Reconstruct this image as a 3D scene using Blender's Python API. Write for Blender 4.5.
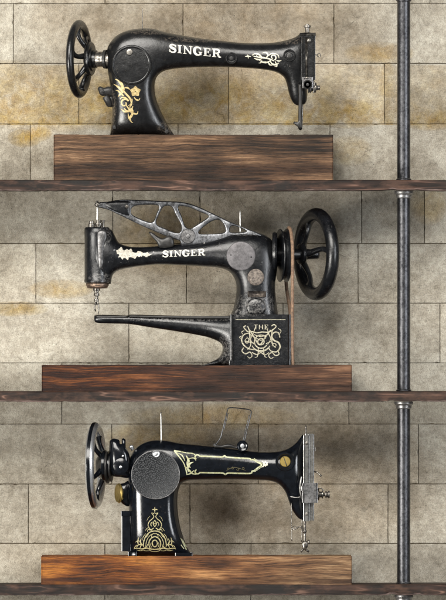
import bpy, bmesh, math, random
import numpy as np
from mathutils import Vector, Matrix
from mathutils.bvhtree import BVHTree
from mathutils.geometry import delaunay_2d_cdt

random.seed(7)
S = 0.0015                      # one unit of the working grid = 1.5 mm
sc = bpy.context.scene
for o in list(bpy.data.objects): bpy.data.objects.remove(o)
COL = sc.collection

# ------------------------------------------------------------------ camera, light, exposure
CAM_D = 30.0
cam = bpy.data.cameras.new('camera'); cam_o = bpy.data.objects.new('camera', cam); COL.objects.link(cam_o)
cam_o.location = (0, -80*S - CAM_D, 0); cam_o.rotation_euler = (math.radians(90), 0, 0)
cam.sensor_fit = 'VERTICAL'; cam.sensor_height = 24; cam.lens = 24*CAM_D/(600*S); cam.clip_start = 1; cam.clip_end = 100
sc.camera = cam_o
world = bpy.data.worlds.new('World'); sc.world = world; world.use_nodes = True
world.node_tree.nodes['Background'].inputs[0].default_value = (0.93, 0.97, 1.0, 1)
world.node_tree.nodes['Background'].inputs[1].default_value = 0.17
def area(name, loc, target, size, size_y, power, col):
    l = bpy.data.lights.new(name, 'AREA'); l.shape = 'RECTANGLE'; l.size = size; l.size_y = size_y; l.energy = power; l.color = col
    o = bpy.data.objects.new(name, l); COL.objects.link(o); o.location = loc
    o.rotation_euler = (Vector(target)-Vector(loc)).to_track_quat('-Z', 'Y').to_euler(); return o
area('key_softbox', (-1.0, -3.7, 2.15), (0, 0, -0.05), 3.1, 1.9, 290, (1, 0.965, 0.905))
area('low_fill_softbox', (-2.3, -2.6, -0.55), (0, 0, -0.15), 1.3, 0.9, 125, (1, 0.97, 0.91))  # unseen fill lamp, added to lift the shade under the shelves
area('fill_softbox', (2.0, -2.0, 0.3), (0, 0, -0.05), 0.5, 1.4, 40, (0.93, 0.96, 1))
sc.view_settings.view_transform = 'Standard'; sc.view_settings.look = 'None'
sc.view_settings.exposure = 0; sc.view_settings.gamma = 1

# ------------------------------------------------------------------ coordinates and helpers
def V(x, y, d=0): return Vector(((x-223)*S, d*S, (300-y)*S))
ORIG = {}
def thing(name, label, cat, base, group=None):
    o = bpy.data.objects.new(name, None); COL.objects.link(o); o.location = V(*base); o.empty_display_size = .02
    o['label'] = label; o['category'] = cat
    if group: o['group'] = group
    ORIG[o.name] = V(*base); return o
def obj(name, vf, m, parent=None, label=None, smooth=True, auto=None):
    """vf = (verts in metres, faces) -> ONE mesh object"""
    vs, fs = vf
    org = Vector((0, 0, 0))
    if parent is not None:
        org = ORIG[parent.name]
    me = bpy.data.meshes.new(name); me.from_pydata([tuple(Vector(v)-org) for v in vs], [], fs)
    bm = bmesh.new(); bm.from_mesh(me); bmesh.ops.recalc_face_normals(bm, faces=bm.faces); bm.to_mesh(me); bm.free()
    me.materials.append(m)
    me.shade_smooth() if smooth else me.shade_flat()
    if auto: me.set_sharp_from_angle(angle=math.radians(auto))
    o = bpy.data.objects.new(name, me); COL.objects.link(o)
    if parent is not None: o.parent = parent
    ORIG[o.name] = org
    if label: o['label'] = label
    return o
def join(*vfs):
    vs, fs = [], []
    for v, f in vfs:
        b = len(vs); vs += list(v); fs += [tuple(i+b for i in q) for q in f]
    return vs, fs
def box(x0, x1, y0, y1, d0, d1, bev=0.6, seg=2):
    bm = bmesh.new()
    bmesh.ops.create_cube(bm, size=1)
    for v in bm.verts:
        v.co = V(x0+(x1-x0)*(v.co.x+.5), y0+(y1-y0)*(v.co.z+.5), d0+(d1-d0)*(v.co.y+.5))
    if bev: bmesh.ops.bevel(bm, geom=bm.edges[:], offset=bev*S, segments=seg, profile=.5, affect='EDGES')
    bm.verts.ensure_lookup_table()
    r = [v.co.copy() for v in bm.verts], [tuple(v.index for v in f.verts) for f in bm.faces]
    bm.free(); return r
def frame(n):
    n = Vector(n).normalized(); up = Vector((0, 0, 1))
    if abs(n.dot(up)) > .95: up = Vector((0, 1, 0))
    u = (up - n*up.dot(n)).normalized(); return n, u, n.cross(u)
def lathe(prof, c, n, seg=48, closed=False):
    """prof = [(radius, t along axis)] in grid units, c = V point"""
    n, u, v = frame(n); vs, fs = [], []
    for r, t in prof:
        for k in range(seg):
            a = 2*math.pi*k/seg
            vs.append(c + (n*t + (u*math.cos(a)+v*math.sin(a))*r)*S)
    m = len(prof)
    for i in range(m if closed else m-1):
        j = (i+1) % m
        for k in range(seg):
            l = (k+1) % seg; fs.append((i*seg+k, i*seg+l, j*seg+l, j*seg+k))
    if not closed:
        fs.append(tuple(range(seg))[::-1]); fs.append(tuple((m-1)*seg+k for k in range(seg)))
    return vs, fs
def cr(pts, step=1.5, closed=False):
    """Catmull-Rom through pts (tuples); a trailing 'c' element marks a corner"""
    P = [tuple(p[:-1]) if p[-1] == 'c' else tuple(p) for p in pts]; C = [p[-1] == 'c' for p in pts]
    n = len(P); out = []
    for i in range(n if closed else n-1):
        p1, p2 = P[i], P[(i+1) % n]
        p0 = P[i-1] if (closed or i > 0) and not C[i] else p1
        p3 = P[(i+2) % n] if (closed or i+2 < n) and not C[(i+1) % n] else p2
        L = math.dist(p1[:3], p2[:3]); k = max(1, int(L/step))
        for q in range(k):
            t = q/k
            out.append(tuple(.5*((2*b)+(c-a)*t+(2*a-5*b+4*c-d)*t*t+(3*b-a-3*c+d)*t**3) for a, b, c, d in zip(p0, p1, p2, p3)))
    if not closed: out.append(P[-1])
    return out
def tube(pts, rad, seg=12, step=1.5, flat=1.0, smooth=True):
    """pts = (x, y, d) grid units; rad number or list per pt; flat scales the second axis"""
    if not isinstance(rad, (list, tuple)): rad = [rad]*len(pts)
    Q = [(p[0], p[1], p[2], r) for p, r in zip(pts, rad)]
    if smooth: Q = cr(Q, step)
    W = [V(q[0], q[1], q[2]) for q in Q]; vs, fs = [], []
    n0, u, v = frame(W[1]-W[0])
    for i, w in enumerate(W):
        t = (W[min(i+1, len(W)-1)]-W[max(i-1, 0)]).normalized()
        u = (u-t*u.dot(t)).normalized(); v = t.cross(u)
        for k in range(seg):
            a = 2*math.pi*k/seg; vs.append(w+(u*math.cos(a)+v*math.sin(a)*flat)*Q[i][3]*S)
    for i in range(len(W)-1):
        for k in range(seg):
            l = (k+1) % seg; fs.append((i*seg+k, i*seg+l, (i+1)*seg+l, (i+1)*seg+k))
    fs.append(tuple(range(seg))[::-1]); fs.append(tuple((len(W)-1)*seg+k for k in range(seg)))
    return vs, fs
def bolt(x, y, d, r, n=(0, -1, 0), h=1.5, depth=4):
    return lathe([(r, -depth), (r, h*.5), (r*.85, h*.9), (r*.5, h), (r*.02, h)], V(x, y, d), n, 24)

def inpoly(P, poly):
    x, y = P[:, 0], P[:, 1]; ins = np.zeros(len(P), bool); n = len(poly)
    for i in range(n):
        x1, y1 = poly[i]; x2, y2 = poly[(i+1) % n]
        if y1 == y2: continue
        c = ((y1 > y) != (y2 > y)) & (x < (x2-x1)*(y-y1)/(y2-y1)+x1); ins ^= c
    return ins
def segdist(P, poly):
    A = np.array(poly); B = np.roll(A, -1, 0); best = np.full(len(P), 1e9)
    for a, b in zip(A, B):
        ab = b-a; t = np.clip(((P-a)@ab)/(ab@ab+1e-12), 0, 1); q = a+t[:, None]*ab
        best = np.minimum(best, ((P-q)**2).sum(1))
    return np.sqrt(best)
def casting(outline, holes=(), H=20, k=1.0, c=0, step=1.3, grid=2.0, p=3.0, flatback=False, smooth=True):
    """a rounded cast body: the outline swells to a depth that follows its width, up to H either side of c"""
    loops = [cr(outline, step, True) if smooth else [q[:2] for q in outline]] + [cr(h, step, True) for h in holes]
    pts, edges = [], []
    for lp in loops:
        b = len(pts); pts += [tuple(q[:2]) for q in lp]; edges += [(b+i, b+(i+1) % len(lp)) for i in range(len(lp))]
    nb = len(pts)
    cand = []
    for off in (.3, .8, 1.5):
        for li, lp in enumerate(loops):
            n = len(lp); A = np.array(lp)[:, :2]
            T = np.roll(A, -1, 0)-np.roll(A, 1, 0); T /= np.linalg.norm(T, axis=1)[:, None]+1e-9
            N = np.stack([-T[:, 1], T[:, 0]], 1)
            for sg in (1, -1):
                Q = A+N*off*sg; cand.append((Q, off*.93))
    def ok(Q, md):
        m = inpoly(Q, loops[0])
        for h in loops[1:]: m &= ~inpoly(Q, h)
        for lp in loops: m &= segdist(Q, [q[:2] for q in lp]) > md
        return Q[m]
    inner = [ok(Q, md) for Q, md in cand]
    A = np.array(loops[0])[:, :2]; x0, y0 = A.min(0); x1, y1 = A.max(0)
    gx, gy = np.meshgrid(np.arange(x0, x1, grid), np.arange(y0, y1, grid*.866))
    gx = gx+(np.arange(gx.shape[0]) % 2)[:, None]*grid*.5
    inner.append(ok(np.stack([gx.ravel(), gy.ravel()], 1), 2.2))
    allp = pts+[tuple(q) for Q in inner for q in Q]
    r = delaunay_2d_cdt([Vector(q) for q in allp], edges, [], 0, 1e-4)
    P = np.array([tuple(v) for v in r[0]]); F = np.array([f for f in r[2] if len(f) == 3])
    cen = P[F].mean(1); m = inpoly(cen, loops[0])
    for h in loops[1:]: m &= ~inpoly(cen, h)
    F = F[m]
    used = np.unique(F); mp = -np.ones(len(P), int); mp[used] = np.arange(len(used)); P = P[used]; F = mp[F]
    # boundary = edges used once
    E = np.sort(np.concatenate([F[:, [0, 1]], F[:, [1, 2]], F[:, [2, 0]]]), 1)
    ue, cnt = np.unique(E, axis=0, return_counts=True); bd = np.zeros(len(P), bool); bd[ue[cnt == 1].ravel()] = True
    # swelling: solve lap(u) = -1, u = 0 on the outline
    n = len(P); I, J, Wt = [], [], []; mass = np.zeros(n)
    for a, b, cc in ((0, 1, 2), (1, 2, 0), (2, 0, 1)):
        pa, pb, pc = P[F[:, a]], P[F[:, b]], P[F[:, cc]]
        e1, e2 = pa-pc, pb-pc; cr_ = np.abs(e1[:, 0]*e2[:, 1]-e1[:, 1]*e2[:, 0])+1e-9
        w = np.clip((e1*e2).sum(1)/cr_*.5, 1e-3, 50)
        I.append(F[:, a]); J.append(F[:, b]); Wt.append(w)
        np.add.at(mass, F[:, a], cr_/6)
    I, J, Wt = map(np.concatenate, (I, J, Wt)); free = ~bd
    dg = np.bincount(I, Wt, n)+np.bincount(J, Wt, n)+1e-9
    def Lp(u): return np.where(free, dg*u-np.bincount(I, Wt*u[J], n)-np.bincount(J, Wt*u[I], n), 0)
    u = np.zeros(n); rr = np.where(free, mass, 0); z = rr/dg; pp = z.copy(); rz = rr@z
    for _ in range(1500):
        Ap = Lp(pp); al = rz/(pp@Ap+1e-20); u += al*pp; rr = rr-al*Ap
        if np.abs(rr).max() < 1e-7: break
        z = rr/dg; rz2 = rr@z; pp = z+rz2/rz*pp; rz = rz2
    h = np.sqrt(np.maximum(2*u, 0))*k; h = h/(1+(h/H)**p)**(1/p); h[bd] = 0
    hv = h if not callable(c) else h
    vs = [V(q[0], q[1], c-hh) for q, hh in zip(P, h)]; back = np.arange(n)
    for i in range(n):
        if not bd[i]: back[i] = len(vs); vs.append(V(P[i][0], P[i][1], c+h[i]))
    fs = [tuple(f) for f in F]+[tuple(back[f][::-1]) for f in F]
    fs = [tuple(int(i) for i in f) for f in fs]
    return vs, fs
class Surf:
    """finds the front of a body, so that paint can be laid on it"""
    def __init__(s, vf): s.t = BVHTree.FromPolygons([tuple(v) for v in vf[0]], vf[1])
    def d(s, x, y, default=-60):
        p = V(x, y, -300); h = s.t.ray_cast(p, Vector((0, 1, 0)))
        return h[0].y/S if h[0] is not None else default
def ribbon(surf, pts, w, off, step=.7):
    """a painted stroke; w = (start, mid, end) width or one number"""
    Q = cr([tuple(p) for p in pts], step) if len(pts) > 2 or math.dist(pts[0][:2], pts[1][:2]) > step else pts
    n = len(Q); vs, fs = [], []
    for i, q in enumerate(Q):
        a = Q[max(0, i-1)]; b = Q[min(n-1, i+1)]; tx, ty = b[0]-a[0], b[1]-a[1]; L = math.hypot(tx, ty)+1e-9
        t = i/(n-1)
        if isinstance(w, (tuple, list)):
            ww = w[0]*(1-2*t)+w[1]*2*t if t < .5 else w[1]*(2-2*t)+w[2]*(2*t-1)
        else: ww = w
        ww = max(ww, .06)
        for s in (-.5, 0, .5):
            x, y = q[0]-ty/L*ww*s, q[1]+tx/L*ww*s
            vs.append(V(x, y, surf.d(x, y)-off))
    for i in range(n-1):
        for k in (0, 1): fs.append((3*i+k, 3*i+k+1, 3*i+4+k, 3*i+3+k))
    return vs, fs
def decal(surf, strokes, base=.12):
    return join(*[ribbon(surf, p, w, base+.012*i) for i, (p, w) in enumerate(strokes)])
def blob(surf, poly, off=.15, grid=1.0):
    A = np.array(poly); x0, y0 = A.min(0); x1, y1 = A.max(0)
    gx, gy = np.meshgrid(np.arange(x0, x1, grid), np.arange(y0, y1, grid)); Q = np.stack([gx.ravel(), gy.ravel()], 1)
    Q = Q[inpoly(Q, poly) & (segdist(Q, poly) > .4)]
    pts = list(poly)+[tuple(q) for q in Q]; n = len(poly)
    r = delaunay_2d_cdt([Vector(q) for q in pts], [(i, (i+1) % n) for i in range(n)], [], 0, 1e-4)
    P = np.array([tuple(v) for v in r[0]]); F = [f for f in r[2] if inpoly(P[list(f)].mean(0)[None], poly)[0]]
    return [V(x, y, surf.d(x, y)-off) for x, y in P], [tuple(f) for f in F]
def spiral(cx, cy, r0, r1, a0, a1, n=12):
    return [(cx+(r0+(r1-r0)*i/n)*math.cos(math.radians(a0+(a1-a0)*i/n)), cy-(r0+(r1-r0)*i/n)*math.sin(math.radians(a0+(a1-a0)*i/n))) for i in range(n+1)]

# ------------------------------------------------------------------ materials
class Mat:
    def __init__(s, name):
        s.m = bpy.data.materials.new(name); s.m.use_nodes = True; s.t = s.m.node_tree; s.b = s.t.nodes['Principled BSDF']
        tc = s.t.nodes.new('ShaderNodeTexCoord'); mp = s.t.nodes.new('ShaderNodeMapping')
        g = s.t.nodes.new('ShaderNodeNewGeometry')
        s.t.links.new(g.outputs['Position'], mp.inputs[0]); mp.inputs['Scale'].default_value = (1/S,)*3
        s.pos = mp.outputs[0]                      # position in grid units
        s.geo = g
    def put(s, inp, v):
        if hasattr(v, 'links') or isinstance(v, bpy.types.NodeSocket): s.t.links.new(v, inp)
        elif isinstance(v, (tuple, list)) and len(v) == 3 and len(inp.default_value) == 4: inp.default_value = (*v, 1)
        else: inp.default_value = v
    def math(s, op, a, b=0.0, c=0.0, clamp=False):
        n = s.t.nodes.new('ShaderNodeMath'); n.operation = op; n.use_clamp = clamp
        s.put(n.inputs[0], a); s.put(n.inputs[1], b); s.put(n.inputs[2], c); return n.outputs[0]
    def noise(s, scale, detail=4, rough=.55, dist=0, vec=None, st=(1, 1, 1), off=(0, 0, 0)):
        mp = s.t.nodes.new('ShaderNodeMapping'); s.put(mp.inputs[0], vec or s.pos)
        mp.inputs['Scale'].default_value = tuple(q/scale for q in st); mp.inputs['Location'].default_value = off
        n = s.t.nodes.new('ShaderNodeTexNoise'); n.inputs['Scale'].default_value = 1
        n.inputs['Detail'].default_value = detail; n.inputs['Roughness'].default_value = rough; n.inputs['Distortion'].default_value = dist
        s.t.links.new(mp.outputs[0], n.inputs['Vector']); return n.outputs[0]
    def voro(s, scale, feat='F1', st=(1, 1, 1), vec=None):
        mp = s.t.nodes.new('ShaderNodeMapping'); s.put(mp.inputs[0], vec or s.pos); mp.inputs['Scale'].default_value = tuple(q/scale for q in st)
        n = s.t.nodes.new('ShaderNodeTexVoronoi'); n.feature = feat; n.inputs['Scale'].default_value = 1
        s.t.links.new(mp.outputs[0], n.inputs['Vector']); return n.outputs['Distance']
    def ramp(s, f, stops, interp='LINEAR'):
        n = s.t.nodes.new('ShaderNodeValToRGB'); cr_ = n.color_ramp; cr_.interpolation = interp
        while len(cr_.elements) < len(stops): cr_.elements.new(.5)
        for e, (p, c) in zip(cr_.elements, stops):
            e.position = p; e.color = (c, c, c, 1) if not isinstance(c, (tuple, list)) else (*c, 1)
        s.put(n.inputs[0], f); return n.outputs[0]
    def mix(s, f, a, b, mode='MIX'):
        n = s.t.nodes.new('ShaderNodeMix'); n.data_type = 'RGBA'; n.blend_type = mode
        s.put(n.inputs[0], f); s.put(n.inputs[6], a); s.put(n.inputs[7], b); return n.outputs[2]
    def bump(s, h, dist=.3, strength=1, prev=None):
        n = s.t.nodes.new('ShaderNodeBump'); n.inputs['Strength'].default_value = strength; n.inputs['Distance'].default_value = dist*S
        s.put(n.inputs['Height'], h)
        if prev is not None: s.t.links.new(prev, n.inputs['Normal'])
        return n.outputs[0]
    def out(s, col=None, rough=None, metal=None, nrm=None, **kw):
        for k, v in (('Base Color', col), ('Roughness', rough), ('Metallic', metal), ('Normal', nrm)):
            if v is not None: s.put(s.b.inputs[k], v)
        for k, v in kw.items(): s.put(s.b.inputs[k.replace('_', ' ')], v)
        return s.m
    def xyz(s):
        n = s.t.nodes.new('ShaderNodeSeparateXYZ'); s.t.links.new(s.pos, n.inputs[0]); return n.outputs

def enamel(name, base, wear=.5, rough=(.18, .42), wearcol=(.22, .18, .14), coat=.1, spec=.38, zones=()):
    M = Mat(name)
    big = M.noise(22, 5, .6); fine = M.noise(1.6, 5, .7); mid = M.noise(6, 6, .65, .6)
    c = M.mix(M.ramp(mid, [(.35, 0), (.75, 1)]), tuple(.5*q for q in base), tuple(1.6*q for q in base))
    mid2 = M.noise(2.6, 6, .8, .3, off=(3, 8, 1))
    dust = M.math('MULTIPLY', M.ramp(big, [(.45, 0), (.75, 1)]), M.ramp(fine, [(.4, 0), (.75, 1)]))
    c = M.mix(M.math('MULTIPLY', dust, .10*wear+.01), c, (.13, .12, .10))
    sp = M.voro(3.1); sp = M.math('MULTIPLY', M.ramp(sp, [(.10, 1), (.2, 0)]), M.ramp(M.noise(9, 3), [(.55-.12*wear, 0), (.7, 1)]))
    scr = M.noise(5, 6, .8, 1.2, st=(.35, 1, 2.2)); scr = M.ramp(scr, [(.66-.03*wear, 0), (.72-.03*wear, 1)])
    clus = M.ramp(M.noise(16, 4, .7, off=(5, 1, 9)), [(.50, 0), (.68, 1)])
    chips = M.math('MULTIPLY', M.ramp(mid2, [(.60, 0), (.66, 1)]), clus)
    zone = None
    for (ex, ey, rx, ry) in zones:
        X_, Y_, Z_ = M.xyz(); a_ = M.math('DIVIDE', M.math('SUBTRACT', X_, ex-223), rx); b_ = M.math('DIVIDE', M.math('SUBTRACT', Z_, 300-ey), ry)
        e_ = M.math('SUBTRACT', 1.0, M.math('ADD', M.math('MULTIPLY', a_, a_), M.math('MULTIPLY', b_, b_)), clamp=True)
        zone = e_ if zone is None else M.math('MAXIMUM', zone, e_)
    wm = M.math('MAXIMUM', M.math('MULTIPLY', sp, clus), M.math('MAXIMUM', M.math('MULTIPLY', scr, .35), chips))
    if zone is not None: wm = M.math('MAXIMUM', wm, M.math('MULTIPLY', M.math('POWER', zone, .5), M.ramp(mid2, [(.48, 0), (.58, 1)])))
    wm = M.math('MULTIPLY', wm, min(1, .25+.6*wear))
    c = M.mix(wm, c, M.mix(M.noise(3, 3), wearcol, tuple(.3*q for q in wearcol)))
    r = M.math('MULTIPLY_ADD', M.noise(7, 6, .7), (rough[1]-rough[0])*1.6, rough[0]-.3*(rough[1]-rough[0]))
    n = M.bump(M.noise(9, 4), .8, .15+.35*wear); n = M.bump(mid2, .35, .45*wear+.02, n); n = M.bump(fine, .18, .5*wear+.08, n); n = M.bump(wm, -.12, .5, n)
    return M.out(c, r, 0.0, n, Coat_Weight=coat, Coat_Roughness=.15, Specular_IOR_Level=spec)
def metal(name, col, rough=.35, wear=.5, dark=(.05, .045, .04)):
    M = Mat(name); f = M.noise(2.2, 6, .75); g = M.noise(9, 4)
    c = M.mix(M.math('MULTIPLY', M.ramp(M.math('ADD', f, M.math('MULTIPLY', g, .5)), [(.60, 0), (.86, 1)]), wear), col, dark)
    r = M.math('MULTIPLY_ADD', f, .35, rough-.15)
    return M.out(c, r, .9, M.bump(f, .15, .4))
def paint(name, col, col2, chip=.35, metallic=0.0, rough=.45, sc_=2.0):
    """old transfer print: worn, uneven"""
    M = Mat(name); f = M.noise(sc_, 5, .75); c = M.mix(M.ramp(f, [(.4, 0), (.62, 1)]), col, col2)
    c = M.mix(M.ramp(M.noise(1.3, 4, .8), [(.57, 0), (.66, 1)]), c, (.03, .025, .02))
    return M.out(c, rough, metallic)
def wood(name, stops, streak=.6, seed=0, gx=None, gloss=.45, shade_band=None):
    M = Mat(name)
    warp = M.noise(40, 2, .5, st=(.5, 1, 1), off=(seed, 2, 0))
    mp = M.t.nodes.new('ShaderNodeCombineXYZ'); x_, y_, z_ = M.xyz()
    M.put(mp.inputs[0], x_); M.put(mp.inputs[1], y_); M.put(mp.inputs[2], M.math('MULTIPLY_ADD', warp, 11, z_)); wv = mp.outputs[0]
    g1 = M.noise(5, 4, .6, 0, vec=wv, st=(.05, .4, 1), off=(seed, 0, seed)); g2 = M.noise(.75, 4, .85, 0, vec=wv, st=(.03, .5, 1), off=(seed*2, 0, 0)); g4 = M.noise(1.7, 3, .7, 0, vec=wv, st=(.02, .5, 1), off=(seed*4, 0, 0))
    g3 = M.noise(70, 3, .5, st=(1, 1, 3), off=(seed*3, 1, 0))
    f = M.math('ADD', M.math('MULTIPLY', g1, .28), M.math('ADD', M.math('MULTIPLY', g2, .38), M.math('MULTIPLY', g4, .34))); f = M.math('ADD', f, M.math('MULTIPLY', M.math('SUBTRACT', g3, .5), .45)); f = M.math('MULTIPLY_ADD', M.math('SUBTRACT', f, .5), 1.7, .48)
    c = M.mix(1, M.ramp(f, stops), M.ramp(M.noise(.6, 2, .6, vec=wv, st=(.08, 1, 1)), [(.3, .72), (.7, 1.15)]), 'MULTIPLY')
    if gx:                                     # finish of the board changes along its length
        x = M.xyz()[0]; t = M.ramp(M.math('ADD', M.math('DIVIDE', M.math('SUBTRACT', x, gx[0]-223), gx[1]-gx[0]), M.math('MULTIPLY', M.math('SUBTRACT', g3, .5), .5)), [(0, 0), (1, 1)])
        c = M.mix(t, c, M.ramp(f, gx[2]))
    pores = M.ramp(M.noise(.8, 3, .8, vec=wv, st=(.05, .6, 1.4)), [(.34, 1), (.42, 0)])
    if shade_band:                                   # painted shade: dark fade along the lower edge, wavy like wood figure
        fade = M.math('ABSOLUTE', M.math('DIVIDE', M.math('SUBTRACT', M.math('MULTIPLY_ADD', M.noise(50, 4, .6, st=(.6, 1, 1), off=(seed, seed, 0)), shade_band[2], z_), shade_band[0]), shade_band[1]))
        c = M.mix(M.math('MULTIPLY', M.ramp(fade, [(.3, 1), (1.0, 0)]), .85), c, M.mix(1, c, (.22, .17, .15), 'MULTIPLY'))
    c = M.mix(M.math('MULTIPLY', pores, streak), c, (.012, .008, .005))
    spk = M.ramp(M.noise(1.3, 3, .8, st=(.5, 1, 1), off=(5, 2, 1)), [(.68, 0), (.8, 1)])
    c = M.mix(M.math('MULTIPLY', spk, .3), c, (.30, .20, .13))
    n = M.bump(g2, .5, .5); n = M.bump(pores, -.3, .5, n)
    return M.out(c, M.math('MULTIPLY_ADD', g2, .4, gloss), 0.0, n, Specular_IOR_Level=.22)

BLACK1 = enamel('black_japan_enamel', (.0055, .0056, .006), .6, (.15, .34), (.20, .165, .13), coat=.12, spec=.42, zones=[(150, 29, 30, 6), (205, 39, 50, 3.5), (285, 40, 22, 5), (112, 110, 5, 26), (170, 128, 14, 8)])
BLACK2 = enamel('worn_black_enamel', (.0045, .005, .0062), 1.0, (.12, .34), (.20, .19, .18), coat=.12, spec=.42, zones=[(256, 304, 22, 13), (236, 312, 14, 6), (104, 236, 8, 10), (100, 278, 12, 6), (245, 233, 24, 3), (225, 350, 8, 18), (180, 319, 60, 3)])
BLACK3 = enamel('smooth_black_enamel', (.003, .004, .006), .1, (.10, .20), coat=.1, spec=.42)
IRON = enamel('blackened_iron', (.018, .017, .016), .8, (.3, .5), (.2, .17, .14))
STEEL = metal('old_steel', (.36, .335, .30), .34, .95, (.03, .026, .022))
DULL = metal('dull_grey_metal', (.23, .225, .225), .42, .8, (.03, .03, .03))
LEVER = metal('lever_grey_iron', (.24, .245, .26), .38, .9, (.03, .03, .03))
CHROME = metal('chrome', (.80, .81, .82), .27, .3, (.2, .2, .2))
FACE = metal('worn_bright_steel', (.30, .295, .28), .34, .7, (.05, .048, .045))
BRASS = metal('tarnished_brass', (.46, .34, .11), .35, .45, (.12, .08, .02))
COPPERY = metal('rusty_steel_ring', (.32, .22, .16), .45, .8)
PINW = metal('pale_steel_pin', (.8, .79, .74), .4, .15)
PLATE = Mat('grey_violet_plate'); f = PLATE.noise(5, 6, .7)
PLATE = PLATE.out(PLATE.mix(PLATE.ramp(f, [(.35, 0), (.7, 1)]), (.07, .066, .068), (.19, .18, .185)), .42, .45, PLATE.bump(f, .2, .4))
SEAL = Mat('worn_round_seal'); f = SEAL.noise(2.5, 6, .75)
SEAL = SEAL.out(SEAL.mix(SEAL.ramp(f, [(.4, 0), (.62, 1)]), (.05, .04, .035), (.22, .185, .155)), .45, .4, SEAL.bump(f, .4, .6))
KN = Mat('knurled_plate'); kv = KN.voro(1.35); kf = KN.ramp(kv, [(.25, 1), (.6, 0)])
KN = KN.out(KN.mix(kf, (.008, .009, .010), (.055, .057, .06)), .38, .2, KN.bump(kf, .5, .9))
CREAM = paint('cream_transfer', (.58, .55, .42), (.52, .47, .36))
WHITE = paint('white_lettering', (.60, .58, .52), (.40, .38, .33), sc_=1.6)
CHIP = paint('bare_pale_chipped_patch', (.55, .52, .44), (.30, .27, .22), sc_=2.2)
GOLD = paint('gold_transfer', (.50, .40, .19), (.26, .18, .07), rough=.4, metallic=.25)
SILVG = paint('silver_gilt_transfer', (.44, .41, .31), (.20, .18, .12), rough=.4, metallic=.2, sc_=1.5)
GREENG = paint('pale_green_gold_transfer', (.44, .45, .30), (.26, .25, .11), rough=.5, sc_=3)
LEATHER = Mat('leather_belt'); f = LEATHER.noise(3, 6, .8)
LEATHER = LEATHER.out(LEATHER.mix(LEATHER.ramp(f, [(.35, 0), (.65, 1)]), (.07, .042, .026), (.25, .155, .095)), .7, 0.0, LEATHER.bump(f, .5, .8))

# concrete
W = Mat('stained_concrete_blocks'); X, Y, Z = W.xyz()
at = W.t.nodes.new('ShaderNodeAttribute'); at.attribute_name = 'tone'; tone = at.outputs['Fac']
big = W.noise(70, 5, .6); mid = W.noise(14, 6, .68, .5); fine = W.math('ADD', W.math('MULTIPLY', W.noise(1.0, 3, .8), .45), W.math('ADD', W.math('MULTIPLY', W.noise(3.2, 6, .85, .0, off=(7, 7, 7)), .35), W.math('MULTIPLY', W.noise(.9, 4, .8, st=(.22, 1, 1)), .2))); streak = W.noise(9, 5, .7, st=(1, 1, .35))
v = W.math('ADD', W.math('MULTIPLY', big, .42), W.math('ADD', W.math('MULTIPLY', mid, .28), W.math('MULTIPLY', W.noise(4, 6, .8, 0, off=(2, 5, 2)), .30)))
c = W.ramp(v, [(.38, (.20, .172, .13)), (.5, (.36, .325, .262)), (.62, (.53, .495, .415))])
c = W.mix(.9, c, W.ramp(tone, [(0, .78), (1, 1.16)]), 'MULTIPLY')
c = W.mix(1, c, W.ramp(fine, [(.36, .42), (.5, .97), (.64, 1.44)]), 'MULTIPLY')
stain = None
for (ex, ey, rx, ry, s_) in [(50, 98, 95, 34, .75), (8, 92, 50, 34, .6), (110, 102, 50, 28, 1.1), (185, 104, 60, 26, .95), (226, 97, 40, 26, 1.1), (290, 106, 60, 20, .85), (350, 112, 46, 16, 1.0), (432, 118, 34, 12, .95), (24, 137, 18, 10, 1.2), (38, 132, 14, 9, .9), (388, 90, 10, 34, .8), (14, 309, 34, 8, .8), (60, 289, 34, 10, .65), (380, 52, 36, 12, .6), (170, 236, 60, 40, .45), (160, 438, 60, 18, .6), (210, 418, 90, 14, .55), (430, 205, 20, 20, .5), (350, 150, 24, 16, .4)]:
    a = W.math('DIVIDE', W.math('SUBTRACT', X, ex-223), rx); b = W.math('DIVIDE', W.math('SUBTRACT', Z, 300-ey), ry)
    e = W.math('ADD', W.math('MULTIPLY', a, a), W.math('MULTIPLY', b, b)); e = W.math('MULTIPLY', W.math('SUBTRACT', 1.0, e, clamp=True), s_)
    stain = e if stain is None else W.math('MAXIMUM', stain, e)
zb = W.math('DIVIDE', W.math('SUBTRACT', 300-64, Z), 60.0)          # 0 at the top joint of the stained course, 1 at its lower joint
inr = W.math('MULTIPLY', W.math('GREATER_THAN', zb, 0), W.math('LESS_THAN', zb, 1.0))
wash = W.math('MULTIPLY', inr, W.math('MULTIPLY_ADD', W.math('POWER', W.math('MAXIMUM', zb, 0), 1.4), .75, .22))
wash = W.math('MULTIPLY', wash, W.ramp(W.math('ADD', W.noise(48, 4, .6, off=(1, 4, 6)), W.math('MULTIPLY', W.math('SUBTRACT', 0.0, X), .0004)), [(.36, .25), (.56, 1)]))
stain = W.math('MAXIMUM', stain, wash)
sn = W.math('MULTIPLY', stain, W.ramp(W.noise(16, 6, .72, .8), [(.34, .1), (.62, 1)]), clamp=True)
sn = W.math('MULTIPLY', W.math('POWER', sn, .6), 1.0)
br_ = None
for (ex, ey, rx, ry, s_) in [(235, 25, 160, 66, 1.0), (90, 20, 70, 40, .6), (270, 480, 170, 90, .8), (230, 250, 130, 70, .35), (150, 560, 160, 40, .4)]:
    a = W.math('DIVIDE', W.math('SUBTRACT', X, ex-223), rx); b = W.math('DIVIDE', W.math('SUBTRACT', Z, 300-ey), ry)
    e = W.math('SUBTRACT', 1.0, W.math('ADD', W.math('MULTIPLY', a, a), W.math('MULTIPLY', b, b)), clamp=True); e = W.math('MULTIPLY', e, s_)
    br_ = e if br_ is None else W.math('MAXIMUM', br_, e)
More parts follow.
